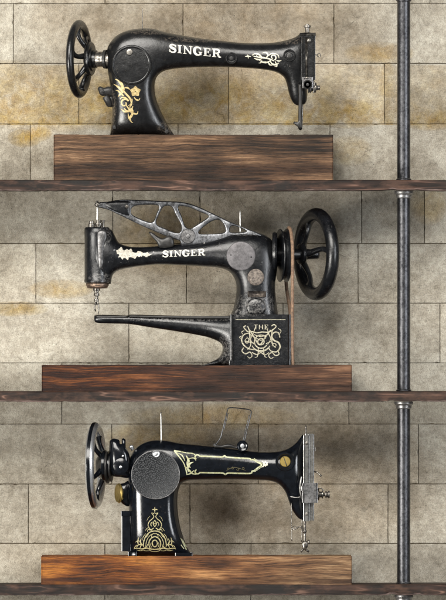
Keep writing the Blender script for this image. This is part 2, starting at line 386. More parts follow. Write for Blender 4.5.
br_ = W.math('MULTIPLY', W.math('POWER', br_, .6), W.ramp(W.noise(30, 5, .65, .4, off=(4, 4, 4)), [(.3, .35), (.65, 1)]))
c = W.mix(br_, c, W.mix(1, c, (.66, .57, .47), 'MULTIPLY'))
c = W.mix(sn, c, W.mix(1, c, W.ramp(W.noise(22, 5, .7), [(.35, (.70, .46, .12)), (.65, (.98, .82, .44))]), 'MULTIPLY'))
vd = W.t.nodes.new('ShaderNodeVectorMath'); vd.operation = 'ADD'
nz = W.t.nodes.new('ShaderNodeTexNoise'); nz.inputs['Scale'].default_value = .05; nz.inputs['Detail'].default_value = 5
W.t.links.new(W.pos, nz.inputs['Vector']); vs_ = W.t.nodes.new('ShaderNodeVectorMath'); vs_.operation = 'SCALE'; vs_.inputs['Scale'].default_value = 34
W.t.links.new(nz.outputs['Color'], vs_.inputs[0]); W.t.links.new(W.pos, vd.inputs[0]); W.t.links.new(vs_.outputs[0], vd.inputs[1])
ck = W.voro(62, 'DISTANCE_TO_EDGE', vec=vd.outputs[0]); ck = W.math('MULTIPLY', W.ramp(ck, [(.0, 1), (.014, 0)]), W.ramp(W.noise(45, 3, .6, off=(9, 9, 9)), [(.58, 0), (.66, 1)]))
pit = W.math('MULTIPLY', W.ramp(W.voro(4.5), [(.08, 1), (.17, 0)]), W.ramp(W.noise(20, 4, .7), [(.5, 0), (.68, 1)]))
dk = W.math('MAXIMUM', W.math('MULTIPLY', ck, .35), W.math('MULTIPLY', pit, .7))
c = W.mix(dk, c, (.045, .038, .028))
n = W.bump(mid, 1.4, .6); n = W.bump(fine, 1.1, 1.0, n); n = W.bump(dk, -.8, .8, n)
CONC = W.out(c, .88, 0.0, n, Specular_IOR_Level=.2)
W = Mat('dark_joint'); JOINT = W.out(W.mix(W.noise(4, 4), (.06, .043, .024), (.13, .095, .05)), .95)

# shelf board wood
W = Mat('shelf_board_wood'); X, Y, Z = W.xyz()
wz = W.noise(60, 2, .5, .25, st=(.42, .5, 3.4)); rings = W.math('PINGPONG', W.math('MULTIPLY', wz, 7.0), .5); rings = W.math('MULTIPLY', rings, 2.0)
g = W.noise(1.6, 5, .7, st=(.05, .5, 1)); hue = W.noise(45, 4, .6, off=(3, 3, 3)); hue2 = W.noise(26, 4, .65, off=(13, 3, 3), st=(1, 1, 2))
c = W.mix(W.ramp(rings, [(.1, 0), (.9, 1)]), (.010, .006, .0045), (.045, .024, .017))
c = W.mix(W.ramp(hue, [(.42, 0), (.62, 1)]), c, (.012, .010, .009))
c = W.mix(W.math('MULTIPLY', W.ramp(hue2, [(.50, 0), (.68, 1)]), .55), c, (.085, .045, .030))
c = W.mix(W.math('MULTIPLY', W.ramp(rings, [(.84, 0), (.97, 1)]), W.ramp(W.noise(30, 2, .5, off=(8, 8, 8)), [(.47, .0), (.64, .65)])), c, (.19, .11, .08))
c = W.mix(1, c, W.ramp(g, [(.3, .6), (.7, 1.35)]), 'MULTIPLY')
wp = W.ramp(W.noise(5, 5, .7, st=(.3, 1, 1)), [(.42, 0), (.6, 1)])
pt = W.t.nodes.new('ShaderNodeAttribute'); pt.attribute_name = 'edge'
c = W.mix(W.math('MULTIPLY', pt.outputs['Fac'], W.math('MULTIPLY_ADD', wp, .5, .15)), c, (.25, .18, .16))
n = W.bump(g, .4, .6); n = W.bump(rings, .4, .3, n)
SHELF = W.out(c, W.math('MULTIPLY_ADD', g, .3, .5), 0.0, n, Specular_IOR_Level=.2)

PLANK1 = wood('weathered_brown_wood', [(.26, (.006, .0035, .002)), (.42, (.032, .017, .009)), (.58, (.098, .052, .027)), (.78, (.24, .145, .08))], .7, 1.3, shade_band=(300-172+10, 9, 20))
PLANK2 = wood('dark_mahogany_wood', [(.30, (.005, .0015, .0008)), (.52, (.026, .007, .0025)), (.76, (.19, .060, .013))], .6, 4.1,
              gx=(120, 330, [(.28, (.012, .006, .004)), (.5, (.06, .027, .014)), (.74, (.20, .105, .058))]), shade_band=(300-388+6, 4, 12))
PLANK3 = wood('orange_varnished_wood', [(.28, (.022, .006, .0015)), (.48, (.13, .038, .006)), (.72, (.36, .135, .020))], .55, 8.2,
              gx=(130, 330, [(.28, (.022, .011, .006)), (.48, (.13, .070, .034)), (.72, (.38, .25, .135))]), gloss=.38, shade_band=(300-580+6, 6, 14))
W = Mat('mottled_dark_pipe'); f = W.noise(2.4, 6, .8); f2 = W.noise(10, 4, .6)
PIPE = W.out(W.mix(W.ramp(W.math('MULTIPLY_ADD', f2, .4, f), [(.55, 0), (.85, 1)]), (.022, .022, .025), (.10, .10, .105)), W.math('MULTIPLY_ADD', f, .25, .2), .85, W.bump(f, .3, .5))
COLLAR = metal('pale_worn_collar', (.46, .45, .44), .4, .7)

# ------------------------------------------------------------------ wall
WALL = 30; k_ = 1 + (WALL+80)*S/CAM_D
def wx(x): return 223+(x-223)*k_
def wy(y): return 300+(y-300)*k_
rows = [(-176.5, [-60, 100, 260, 420, 560]), (-116.5, [-120, 30, 190, 330, 480]), (-56.5, [-50, 105, 275, 430, 600]), (3.5, [-130, 13.5, 183, 334, 480, 600]), (63.5, [-90, 79, 228.5, 384.5, 530]), (124, [-110, 30.5, 178, 330, 474, 600]),
        (184, [-60, 113, 200, 361.5, 424.5, 560]), (243.5, [-120, 36, 186.5, 358, 500, 600]), (303.2, [-30, 129, 283, 440, 590]), (363, [-100, 62, 203, 349, 490, 620]),
        (424, [-40, 112, 258.5, 418.5, 570]), (484, [-120, 28.5, 190, 388, 530]), (543.5, [-50, 105, 251, 402, 560]), (603, [-110, 40, 200, 350, 500]), (663, [-60, 90, 250, 410, 560]), (723, None)]
vs, fs, tones = [], [], []
rnd = random.Random(3)
for i in range(len(rows)-1):
    y0, xs = rows[i]; y1 = rows[i+1][0]; xs = [-200]+xs+[660]
    for x0, x1 in zip(xs, xs[1:]):
        if x1-x0 < 8: continue
        tn = rnd.random(); g = .26; ring = []
        def edge(ax, ay, bx, by):
            n = max(2, int(math.dist((ax, ay), (bx, by))/3)); return [(ax+(bx-ax)*q/n, ay+(by-ay)*q/n) for q in range(n)]
        a, b, c_, d_ = x0+g, y0+g, x1-g, y1-g; cx, cy = (a+c_)/2, (b+d_)/2
        ring = edge(a, b, c_, b)+edge(c_, b, c_, d_)+edge(c_, d_, a, d_)+edge(a, d_, a, b)
        jit = [rnd.gauss(0, .11)+(rnd.random() < .03)*rnd.uniform(.3, 1.0) for _ in ring]; base = len(vs); n = len(ring)
        for lv, (ins, dep) in enumerate(((0, 3.0), (0, .35), (.45, 0))):
            for (px, py), j in zip(ring, jit):
                q = ins+max(0, j)*(1 if lv else 0)
                qx = px+(q if px < cx-((c_-a)/2-.01) else -q if px > cx+((c_-a)/2-.01) else 0); qy = py+(q if py < cy-((d_-b)/2-.01) else -q if py > cy+((d_-b)/2-.01) else 0)
                vs.append(V(wx(qx), wy(qy), WALL+dep))
        for lv in (0, 1):
            for q in range(n): fs.append((base+lv*n+q, base+lv*n+(q+1) % n, base+(lv+1)*n+(q+1) % n, base+(lv+1)*n+q)); tones.append(tn)
        fs.append(tuple(base+2*n+q for q in range(n))); tones.append(tn)
wall = thing('concrete_wall', 'wall of large grey concrete blocks with ochre stains behind the shelves', 'wall', (223, 720, WALL+10))
wo = obj('block_face', (vs, fs), CONC, wall, smooth=False)
at_ = wo.data.attributes.new('tone', 'FLOAT', 'FACE'); at_.data.foreach_set('value', tones)
obj('mortar_joint', box(-200, 660, -176, 722, WALL+2.2, WALL+20, 0), JOINT, wall, smooth=False)

# ------------------------------------------------------------------ shelving unit
unit = thing('shelving_unit', 'three dark rough wooden shelves joined by black steel pipe at the right', 'shelves', (403, 660, -50))
FR, BK = -100, WALL-1
def shelf(y0, y1, label, seed):
    r = random.Random(seed); x0, x1, n = -70, 520, 240; vs, fs, ed = [], [], []
    prof = [(0.0, BK, 0), (0.0, FR+1.0, 0), (.8, FR+.15, 0), (None, FR, 0), ('b', FR, 1), (1.0, FR+1.2, 1), (1.0, BK, 0)]
    ph = [r.uniform(0, 6) for _ in range(4)]
    m = 7
    for i in range(n+1):
        x = x0+(x1-x0)*i/n; w = .35*math.sin(x/37+ph[0])+.25*math.sin(x/13+ph[1])+r.gauss(0, .16)+(r.random() < .05)*r.uniform(-1.0, -.3)
        notch = 1.3*math.exp(-((x-392)/4.5)**2)+.8*math.exp(-((x-417)/4)**2)
        b = y1+w*.5-notch; t = y0+.15*math.sin(x/29+ph[2])
        cut = 1.1+.5*math.sin(x/17+ph[3])+notch*.4
        for (yy, d) in ((t, BK), (t, FR+1.2), (t+.9, FR+.1), ((t+b)/2, FR-.15), (b-cut, FR), (b, FR+1.3), (b, BK)): vs.append(V(x, yy, d))
    for i in range(n):
        for q in range(m):
            j = (q+1) % m; fs.append((i*m+q, i*m+j, (i+1)*m+j, (i+1)*m+q)); ed.append(1.0 if q == 4 else 0.0)
    fs.append(tuple(range(m))); fs.append(tuple(n*m+q for q in range(m))); ed += [0, 0]
    o = obj('shelf_board', (vs, fs), SHELF, unit, label, auto=35)
    a = o.data.attributes.new('edge', 'FLOAT', 'FACE'); a.data.foreach_set('value', ed); return o
SH = [(180, 190.6), (391.3, 401.6), (584.2, 595)]
shelf(*SH[0], 'top shelf board', 1); shelf(*SH[1], 'middle shelf board', 2); shelf(*SH[2], 'bottom shelf board', 3)
PD = -50
def pipe(y0, y1):
    prof = [(6.5, 0)]; 
    o = obj('pipe', lathe([(6.6, 0), (6.6, (y1-y0)*.33), (6.55, (y1-y0)*.66), (6.6, y1-y0)], V(404, y1, PD), (0, 0, 1), 40), PIPE, unit, auto=40)
    cpr = [(9.2, 0), (9.4, -.8), (9.4, -2.4), (8.7, -3.2), (7.9, -3.8), (7.8, -6.4), (7.2, -7.2), (6.5, -7.3)]
    return o, cpr
for (a, b) in ((-60, 180), (190.8, 391.3), (401.8, 584.2), (595.2, 700)):
    o, cpr = pipe(a, b)
    yy = a if a > 0 else -6.2
    cl = obj('flange', lathe(cpr, V(404, yy, PD), (0, 0, 1), 40), COLLAR if a > 0 else PIPE, o, auto=30)
    if b < 600: obj('base_ring', lathe([(7.6, 0), (7.6, 1.2), (6.9, 1.9), (6.5, 2.0)], V(404, b, PD), (0, 0, 1), 40), PIPE, o)

# ------------------------------------------------------------------ wooden blocks
def plank(name, x0, x1, y0, y1, m, label):
    r = random.Random(int(x0*7+y0)); bm = bmesh.new(); vf = box(x0, x1, y0, y1, FR+2, 12, .7, 2)
    bv = [bm.verts.new(v) for v in vf[0]]; [bm.faces.new([bv[i] for i in f]) for f in vf[1]]
    for _ in range(40):
        x = V(x0+(x1-x0)*r.random(), 0).x
        bmesh.ops.bisect_plane(bm, geom=bm.verts[:]+bm.edges[:]+bm.faces[:], plane_co=(x, 0, 0), plane_no=(1, 0, 0))
    xs = {}
    for v in bm.verts:
        if V(x0+3, 0).x < v.co.x < V(x1-3, 0).x:
            q = round(v.co.x, 6); top = v.co.z > V(0, (y0+y1)/2).z
            if top: v.co.z += xs.setdefault(q, r.gauss(0, .14))*S
    bm.verts.index_update()
    vf = [v.co.copy() for v in bm.verts], [tuple(v.index for v in f.verts) for f in bm.faces]; bm.free()
    o = obj(name, vf, m, None, label, auto=40); o['category'] = 'wooden block'; o['group'] = 'wooden blocks under the sewing machines'
    c = V((x0+x1)/2, y1, -44)
    for v in o.data.vertices: v.co -= c
    o.location = c; return o
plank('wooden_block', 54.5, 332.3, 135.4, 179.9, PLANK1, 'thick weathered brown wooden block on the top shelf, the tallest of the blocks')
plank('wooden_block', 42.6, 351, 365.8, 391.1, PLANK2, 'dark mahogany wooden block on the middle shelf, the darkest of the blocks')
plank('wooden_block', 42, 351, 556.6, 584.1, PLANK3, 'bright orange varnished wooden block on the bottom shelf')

# ------------------------------------------------------------------ lettering
GL = {
 'S': (.66, [([(.585, .70), (.52, .88), (.36, .965), (.18, .91), (.10, .76), (.17, .62), (.33, .53), (.50, .43), (.575, .28), (.50, .10), (.32, .03), (.15, .10), (.075, .27)], (.09, .27, .09)), ([(.60, .97), (.60, .66)], .08), ([(.06, .03), (.06, .35)], .08)]),
 'I': (.42, [([(.21, .03), (.21, .97)], .22), ([(.03, .045), (.39, .045)], .09), ([(.03, .955), (.39, .955)], .09)]),
 'N': (.86, [([(.17, .04), (.17, .96)], .10), ([(.70, .03), (.70, .96)], .10), ([(.15, .95), (.70, .05)], .24), ([(.02, .045), (.33, .045)], .09), ([(.02, .955), (.24, .955)], .09), ([(.55, .955), (.86, .955)], .09)]),
 'G': (.80, [([(.64, .72), (.55, .90), (.40, .965), (.22, .90), (.12, .70), (.10, .5), (.13, .28), (.24, .10), (.42, .03), (.56, .08), (.64, .16)], (.08, .30, .10)), ([(.63, .04), (.63, .40)], .20), ([(.45, .40), (.79, .40)], .08), ([(.66, .97), (.66, .66)], .08)]),
 'E': (.70, [([(.20, .03), (.20, .97)], .21), ([(.03, .045), (.60, .045)], .09), ([(.03, .955), (.58, .955)], .09), ([(.25, .51), (.46, .51)], .09), ([(.62, .01), (.62, .30)], .08), ([(.60, .72), (.60, .99)], .08), ([(.46, .37), (.46, .65)], .07)]),
 'R': (.84, [([(.20, .03), (.20, .97)], .21), ([(.03, .045), (.39, .045)], .09), ([(.03, .955), (.42, .955), (.55, .93), (.64, .83), (.64, .66), (.55, .53), (.42, .49), (.25, .49)], (.09, .22, .09)), ([(.38, .48), (.52, .40), (.60, .14), (.68, .045), (.82, .07)], (.12, .22, .08))]),
 'T': (.7, [([(.35, .03), (.35, .97)], .2), ([(.04, .94), (.66, .94)], .14)]),
 'H': (.8, [([(.15, .03), (.15, .97)], .2), ([(.65, .03), (.65, .97)], .2), ([(.15, .5), (.65, .5)], .12)])}
def text(word, x0, yb0, x1, yb1, h, gap=.07, shrink=1.0):
    tot = sum(GL[ch][0] for ch in word)+gap*(len(word)-1); L = math.dist((x0, yb0), (x1, yb1)); ux, uy = (x1-x0)/L, (yb1-yb0)/L
    sx = L/tot; cur = 0; out = []
    for ch in word:
        w, st = GL[ch]
        for p, wd in st:
            wd = tuple(.88*v for v in wd) if isinstance(wd, tuple) else wd*.88
            q = [(x0+ux*(cur+a)*sx+uy*b*h*0, yb0+uy*(cur+a)*sx-b*h) for a, b in p]
            vert = abs(p[0][0]-p[-1][0]) < .01
            k = sx if (vert or len(p) > 2) else h
            if ch == 'N' and len(p) == 2 and not vert and wd > .2: k = h*.85
            wd = tuple(v*k for v in wd) if isinstance(wd, tuple) else wd*k
            out.append((q, wd))
        cur += w+gap
    return out

def wheel(th, c, R, r, n, hub_t, hub_prof, nsp, a0, rs, mr, ms, bend=0, flat=.8, rh=6, mid=None):
    """hand wheel: rim torus, hub, curved spokes; n points towards the machine body"""
    n, u, v = frame(n)
    rim = [(R-r+r*math.cos(a)*1.0, r*flat*math.sin(a)) for a in [2*math.pi*k/20 for k in range(20)]]
    w = obj('handwheel', lathe(rim, c, n, 96, True), mr, th)
    obj('hub', lathe(hub_prof, c+n*hub_t*S, n, 56), ms, w, auto=35)
    for k in range(nsp):
        a = math.radians(a0+360*k/nsp); pts = []
        for q in range(9):
            t = q/8; rad = rh+(R-1.7*r-rh+1)*t; tt = hub_t*(1-t)**1.6+ (0 if not mid else mid*math.sin(math.pi*t))
            an = a+bend*math.sin(math.pi*t)*.8/(1+rad*.02)
            P = c+(n*tt+(u*math.cos(an)+v*math.sin(an))*rad)*S
            pts.append((P.x/S+223, 300-P.z/S, P.y/S))
        obj('spoke', tube(pts, [rs*1.25, rs*1.1, rs, rs*.9, rs*.85, rs*.9, rs, rs*1.2, rs*1.5], 12, 1.2, .8), ms, w)
    return w

C = -58
# ================================================================== machine 1 (top shelf)
m1 = thing('sewing_machine', 'black sewing machine with gold flower scrolls and black handwheel, on the top shelf', 'sewing machine', (140, 135.4, C))
b1 = casting([(110, 135.4, 'c'), (112, 113.7), (111.4, 98), (109.4, 82), (107.4, 69), (106.4, 57.6), (107.6, 47), (112.5, 39.2), (119.6, 33.4), (129.5, 29.6), (141, 28.0), (153, 28.3), (160, 30.2), (173, 33.4), (194.8, 37.2), (217.3, 40), (240, 42.4), (258, 43), (274, 42.2), (287, 39.7), (296, 36.4), (300.5, 32.8, 'c'),
    (312.5, 35.4, 'c'), (312.4, 55), (311, 76.5, 'c'), (307.5, 84), (307.4, 95), (306.2, 102), (302, 105), (296, 104.7), (291.5, 100), (288.4, 91), (286.6, 83), (283.5, 76.7), (275.9, 71.9), (262.4, 69.2), (240, 67.4), (217, 66.6), (194.8, 67), (174, 68.5), (162.5, 71.6), (156.2, 78), (154.6, 88), (156.6, 100.2), (162.3, 114), (168.5, 126), (174.5, 135.4, 'c')], H=21, c=C)
body = obj('body', b1, BLACK1, m1); s1 = Surf(b1)
dp = s1.d(131.5, 64.8)
cv = obj('round_cover', lathe([(20, -9), (20, .2), (19.4, 1.0), (18.4, 1.1), (18.0, .2), (17.2, -.1), (17, .35), (8, .75), (.1, .8)], V(131.5, 64.8, dp+.2), (0, -1, 0), 72), BLACK1, m1, auto=30)
obj('screw', bolt(129.5, 52, dp-.4, 3.4), STEEL, cv, auto=40)
n1 = (math.cos(.27), -math.sin(.27), 0)
wheel(m1, V(79, 58.6, C+8), 39.3, 4.9, n1, 11, [(3, -6), (6, -5.5), (12, -2.5), (16.3, -1.8), (17.2, -.5), (17.2, 1.6), (16.2, 2.6), (12.5, 2.7), (12, 4), (8.8, 4.2), (8.6, 7), (3, 7.2)], 6, 12, 2.9, BLACK1, BLACK1, bend=.35, rh=9)
sh = obj('shaft', tube([(90, 59, C+5.5), (100, 59, C+2.5), (110, 59, C)], [7.6, 7.6, 7.6], 40, 2), STEEL, m1, auto=40)
obj('shaft_collar', join(lathe([(7.5, 0), (8.8, .2), (8.9, 2.2), (7.5, 2.4)], V(94.2, 59, C+4.4), n1, 40), lathe([(7.5, 0), (9.4, .2), (9.6, 3), (7.5, 3.6)], V(103.8, 59, C+1.6), n1, 40)), IRON, sh, auto=35)
bw = obj('winder_bracket', casting([(97.5, 88), (100, 86), (104, 87.5), (108, 86.2), (113, 88), (113, 96), (108, 95), (103, 96), (99.5, 94), (98.5, 91)], H=5, c=C-3), IRON, m1)
obj('wing_screw', join(tube([(105, 96, C-3), (107.5, 100, C-3), (110, 106, C-2)], [3.2, 3.6, 2.4], 14), bolt(102, 91, C-8, 2.2)), IRON, bw)
obj('latch', casting([(106, 97), (113, 95), (114, 106), (107, 106), (105, 102)], H=4, c=C), IRON, m1)
# arm rings
def ring(parent, surf, x, y, r, inner, m, mi, name='port'):
    d0 = surf.d(x, y)
    o = obj(name, lathe([(r, -6), (r, .7), (r*.93, 1.3), (r*.78, 1.3), (r*.7, .6), (r*.68, -.6), (inner, -.7), (inner*.97, .3), (inner*.3, .5), (.05, .5)], V(x, y, d0), (0, -1, 0), 40), m, parent, auto=35)
    if mi: obj('screw', bolt(x, y, d0+.2, inner*.75, h=1.1), mi, o, auto=40)
    return o
ring(m1, s1, 231.4, 58.1, 6.0, 2.8, BLACK1, IRON, 'arm_screw_ring')
ring(m1, s1, 289.5, 55.4, 6.3, 4.0, BLACK1, IRON, 'head_port')
# head hardware
obj('spool_pin', tube([(142.4, 29.5, C-2), (142.3, 20, C-2), (142.2, 8, C-2)], [.5, .45, .4], 8, 3), STEEL, m1)
for (x_, y_) in ((114.5, 127), (166.5, 131.4)): obj('foot_bolt', lathe([(2.4, -2), (2.4, .5), (1.9, 1.0), (.1, 1.1)], V(x_, y_, s1.d(x_, y_)), (0, -1, 0), 20), IRON, m1, auto=35)
fp = obj('face_plate', join(box(303, 313.8, 35.5, 78, C-19, C+8, 1.6, 3), box(300.5, 314.8, 34, 36.3, C-20, C+9, .7)), BLACK1, m1, auto=40)
obj('plate_trim', join(box(305.8, 307.1, 38, 78, C-20.2, C-18, .4), box(300.2, 315.2, 33.2, 35.2, C-20.8, C-12, .5)), STEEL, fp)
obj('screw', lathe([(2.6, -3), (2.7, 0), (2.2, 1.4), (.1, 2)], V(308.9, 40.2, C-19.4), (0, -1, 0), 24), STEEL, fp)
obj('presser_screw', lathe([(4.6, 0), (4.8, 1.6), (3.2, 2), (2.3, 2.4), (2.3, 6.6), (3.0, 6.9), (3.7, 7.2), (3.7, 8.9), (2.4, 9.3), (1.6, 9.4), (1.6, 10.4), (.1, 10.6)], V(307.3, 34.2, C-8), (0, 0, 1), 32), STEEL, m1, auto=35)
obj('thread_hook', join(tube([(312, 54.4, C-14), (315, 54.6, C-14), (317.6, 54.9, C-14)], .5, 8), lathe([(1.7+.45*math.cos(a), .45*math.sin(a)) for a in [k*math.pi/4 for k in range(8)]], V(319, 55.1, C-14), (0, -1, 0), 20, True)), STEEL, m1)
tn = obj('tension_assembly', join(box(303.5, 312, 78, 87, C-21, C-8, 1), lathe([(6.8, 0), (7, .8), (6.2, 1.5), (6.9, 2), (7, 3), (5.6, 3.6), (5, 4), (5, 6)], V(308, 86, C-14), (1, 0, 0), 32)), DULL, m1, auto=35)
obj('tension_dial', lathe([(4.6, -2), (4.8, 1.0), (4.0, 1.6), (3.4, 1.0), (1.6, 1.0), (1.4, 2.0), (.1, 2.2)], V(307.6, 84.6, C-20), (0, -1, 0), 32), IRON, tn, auto=35)
obj('tension_knob', join(lathe([(5, 0), (5.2, .6), (5, 2.6), (2.6, 3.1), (2.2, 4.6), (2.4, 5), (2.2, 6.4), (.1, 6.8)], V(313.6, 87.4, C-14), (1, 0, -.05), 28)), STEEL, tn, auto=35)
obj('thread_guard', join(tube([(304, 79, C-20), (307, 77.4, C-22), (311, 79, C-20)], .8, 8), tube([(313, 80, C-18), (314.5, 84, C-19), (313.5, 93, C-17)], .8, 8)), STEEL, tn)
nb = obj('presser_bar', tube([(300.2, 84, C-14), (300.3, 100, C-14), (299.9, 118, C-14), (300, 124, C-14)], [1.9, 1.8, 1.7, 1.5], 14, 3), IRON, m1)
obj('presser_foot', casting([(298.6, 116), (301.6, 116), (302, 124), (302.2, 129), (300.8, 130.4), (298.8, 129.4), (297.6, 126.5), (295.2, 124.8), (293, 122.8), (294.4, 121.4), (298, 121.6)], H=2.2, c=C-14), IRON, nb)
obj('needle', tube([(302.4, 104, C-12), (302.2, 118, C-12), (302.2, 127, C-12)], [.9, .8, .2], 8, 3), STEEL, nb)
# paint
obj('lettering', decal(s1, text('SINGER', 169, 52.0, 221.3, 57.6, 8.2)), WHITE, m1, smooth=True)
def flower(x, y, r, n=5, a0=90):
    o = []
    for k in range(n):
        a = math.radians(a0+360*k/n); b = (x+r*math.cos(a), y-r*math.sin(a))
        o.append(([(x+.5*math.cos(a), y-.5*math.sin(a)), (x+.6*r*math.cos(a), y-.6*r*math.sin(a)), b], (.5, r*.85, .5)))
    return o
orn = flower(135.4, 91.4, 5.4)+[
    ([(115, 79), (119, 81), (122, 85), (124, 90)], (.3, 3.0, 1.5)), ([(113.5, 84), (117, 86), (120.5, 89), (123, 93)], (.3, 2.4, 1.2)), ([(119, 79.5), (123, 81), (126, 84)], (.3, 2.2, .6)),
    ([(115.5, 90), (118.5, 91), (121.5, 94), (124, 96)], (.3, 2.2, .8)), ([(118, 97), (120, 94.5), (123, 94)], (.3, 1.8, .8)), ([(124, 88), (127, 87.5), (130, 89.5)], (.6, 1.8, .6)),
    ([(121, 86), (124.5, 92), (128.5, 96.5), (131, 100.5), (131.5, 104), (129.5, 107.5)], (1.0, 2.0, 1.2)),
    (spiral(124.6, 103.2, 4.6, 1.2, 30, 400, 18), (1.9, 1.4, 1.2)), ([(120, 99), (122.5, 97.2), (126, 98.2), (128.4, 101)], (.6, 1.5, 1.4)),
    ([(134, 97), (136, 99.5), (138.8, 100), (140, 98)], (.5, 1.6, .4)), ([(128, 106), (131, 103.5), (132, 99), (130.5, 102)], (.4, 1.6, .4)),
    ([(124, 108), (127, 111), (131, 110), (133, 106)], (.6, 2.4, .5)), ([(126, 105), (129, 109), (133, 113), (137, 113.8), (138, 111)], (.6, 2.4, .5)),
    ([(121, 108.8), (124.5, 111.5), (128.4, 111.8)], (.3, 1.8, .6)), ([(130, 108), (132.5, 110), (132, 114.5), (130, 118.5), (131.5, 122), (133, 122.6)], (.8, 2.6, .4)),
    ([(128, 113), (128.8, 117.5), (130.6, 121.5)], (.3, 1.7, .3))]
obj('gold_scroll', decal(s1, orn), GOLD, m1)
orn = [([(245, 56.4), (248, 56), (251, 56.6)], (.2, 1.9, .2)), ([(247.6, 54.6), (248.4, 58.2)], .8), ([(252, 55.2), (255, 53.6), (259, 54.4), (262, 57)], (.4, 2.3, 1)), ([(254, 58), (258, 59.4), (262, 58.6)], (.3, 2.2, .5)),
    ([(253, 55.8), (258, 57), (264, 57.6), (270, 59), (274, 60.8)], (.6, 2.2, 1)), (spiral(259, 55, 2.4, .8, 180, 460, 10), .9), ([(262, 53), (266, 52.4), (268, 55), (266, 57.4)], (.3, 2.2, .7)),
    ([(259, 60), (263, 62), (268, 62), (271, 59.6)], (.3, 2.4, .6)), (spiral(273, 57.2, 3.3, 1.0, -60, 260, 14), (1.6, 1.4, .9)), ([(266, 58), (269, 55), (273, 53.2), (278, 55), (279, 58)], (.4, 1.7, .4)),
    ([(270, 60), (272, 63.6), (276, 64.6), (279, 62.6)], (.6, 2.3, .4)), ([(268, 61), (269.6, 64.4), (272.6, 65.2)], (.3, 2.0, .3)), ([(276, 60), (279, 61), (281.6, 60.2)], (.4, 1.8, .2)), ([(275, 61), (277, 66), (274.6, 66.4)], (.4, 1.7, .3)), ([(262, 60), (260.8, 62.6), (258.4, 62.8)], (.4, 1.3, .2))]
obj('cream_scroll', decal(s1, [(p, tuple(.8*q for q in w) if isinstance(w, tuple) else .8*w) for p, w in orn]), CREAM, m1)

# ================================================================== machine 2 (middle shelf)
m2 = thing('sewing_machine', 'worn black cobbler sewing machine with open lattice lever and leather belt, on the middle shelf', 'sewing machine', (255, 365.8, C))
b2 = casting([(84.4, 232), (85.6, 228), (91, 226.8), (102, 227.2), (111, 229.6), (115, 236), (119, 242.6), (128.8, 246.4), (142.3, 247.0), (157, 246), (174, 244.3), (193.6, 242.5), (211.6, 238.7), (224, 235.2), (230, 233), (245.2, 232.2), (258, 232.8), (266, 235.6), (272.6, 241), (277, 251), (277, 269), (275.2, 284.7), (276, 298), (278.2, 314.6, 'c'),
    (284, 316.4), (286.8, 319.5), (287.6, 340), (287.8, 365.8, 'c'), (201, 365.8, 'c'), (209.6, 362.6), (218.6, 357.6), (222.4, 350), (220.6, 343.2), (210, 338), (196, 334.8), (175, 331.2), (150, 327.4), (129.5, 324.2), (112, 323.6), (97.5, 323), (94.2, 320.8), (94.0, 317), (96, 314.9), (112, 314.8), (127, 315.4), (131, 314.4), (160, 315.2), (200, 316), (227, 315.6), (231.6, 312.6), (235.2, 301), (236.4, 286),
    (233.4, 276.6), (228, 270.8), (218.3, 267.6), (204.8, 266.4), (182.4, 265.2), (160, 264.4), (146, 265.4), (130, 267.6), (118.4, 270.4), (112.6, 275.4), (110.8, 284, 'c'), (87, 284, 'c'), (85.6, 262), (84.6, 245)], H=23, c=C, p=3.5)
obj('body', b2, BLACK2, m2); s2 = Surf(b2)
bs = obj('base_block', join(box(233, 287.9, 317.6, 365.8, C-26, C+26, 3.2, 5), box(230, 289, 361.5, 365.8, C-28, C+28, 1.0, 2)), BLACK2, m2, auto=40)
s2b = Surf(join(b2, box(233, 287.9, 317.6, 365.8, C-26, C+26, 3.2, 5)))
obj('arm_rail', join(tube([(129, 316.2, C-6), (180, 317.2, C-8), (231, 317.4, C-12)], [1.1, 1.3, 1.5], 10, 4), tube([(96, 316.6, C-3.4), (128, 317, C-3.8)], [1, 1.2], 10, 4)), IRON, m2)
obj('head_ring', lathe([(9.5, 0), (11, .4), (11.6, 1.4), (11.4, 3), (10.4, 3.6), (10.8, 4.4), (9.6, 5.8), (4, 6), (3.6, 6)], V(97.2, 282.6, C), (0, 0, -1), 48), COPPERY, m2, auto=40)
hd = obj('head_tube', lathe([(11.6, 0), (12.9, .8), (13, 3), (12.6, 4), (12.7, 30), (12.4, 45), (12.9, 50), (12.6, 54.6), (11.5, 55.8), (2, 56)], V(97, 283, C-1.5), (0, 0, 1), 56), BLACK2, m2, auto=40)
obj('head_rib', casting([(97, 232), (101, 230), (106, 231), (107, 238), (104.4, 246), (103.8, 262), (100, 270), (97.8, 262), (97, 246)], H=3.2, c=C-13), DULL, hd)
pt_ = obj('top_posts', join(lathe([(3.4, -3), (3.4, 3.6), (2.4, 4.2), (2.4, 6.6), (1.2, 7)], V(91.3, 227.6, C-3), (0, 0, 1), 24), lathe([(2.9, -3), (2.9, 2), (4, 2.4), (4, 4.6), (2.2, 5), (2.2, 8)], V(98.4, 227.6, C-2), (0, 0, 1), 24), lathe([(1.4, 0), (1.4, 6), (2.1, 6.4), (2, 8)], V(103, 228, C), (0, 0, 1), 20)), STEEL, m2, auto=35)
obj('lift_rod', tube([(97, 222, C-2), (97.2, 204.6, C-2)], 1.0, 12, 3), PINW, m2)
nb = obj('needle_bar', join(lathe([(3.6, 0), (3.7, 2.6), (2.2, 3), (2.0, 5), (2.8, 5.2), (3.0, 7.6), (1.8, 8), (1.5, 10.6), (2.3, 11), (2.1, 14), (1.0, 14.4), (.8, 17)], V(96.4, 288, C), (0, 0, -1), 24)), STEEL, m2, auto=35)
obj('needle', join(tube([(97.4, 300, C-1), (98.6, 308, C-1), (98.2, 314.4, C-1)], [.8, .7, .3], 8, 2), tube([(95.6, 302, C-2), (94.4, 308, C-2), (95.6, 311.4, C-2)], [.8, .7, .7], 8, 2)), STEEL, nb)
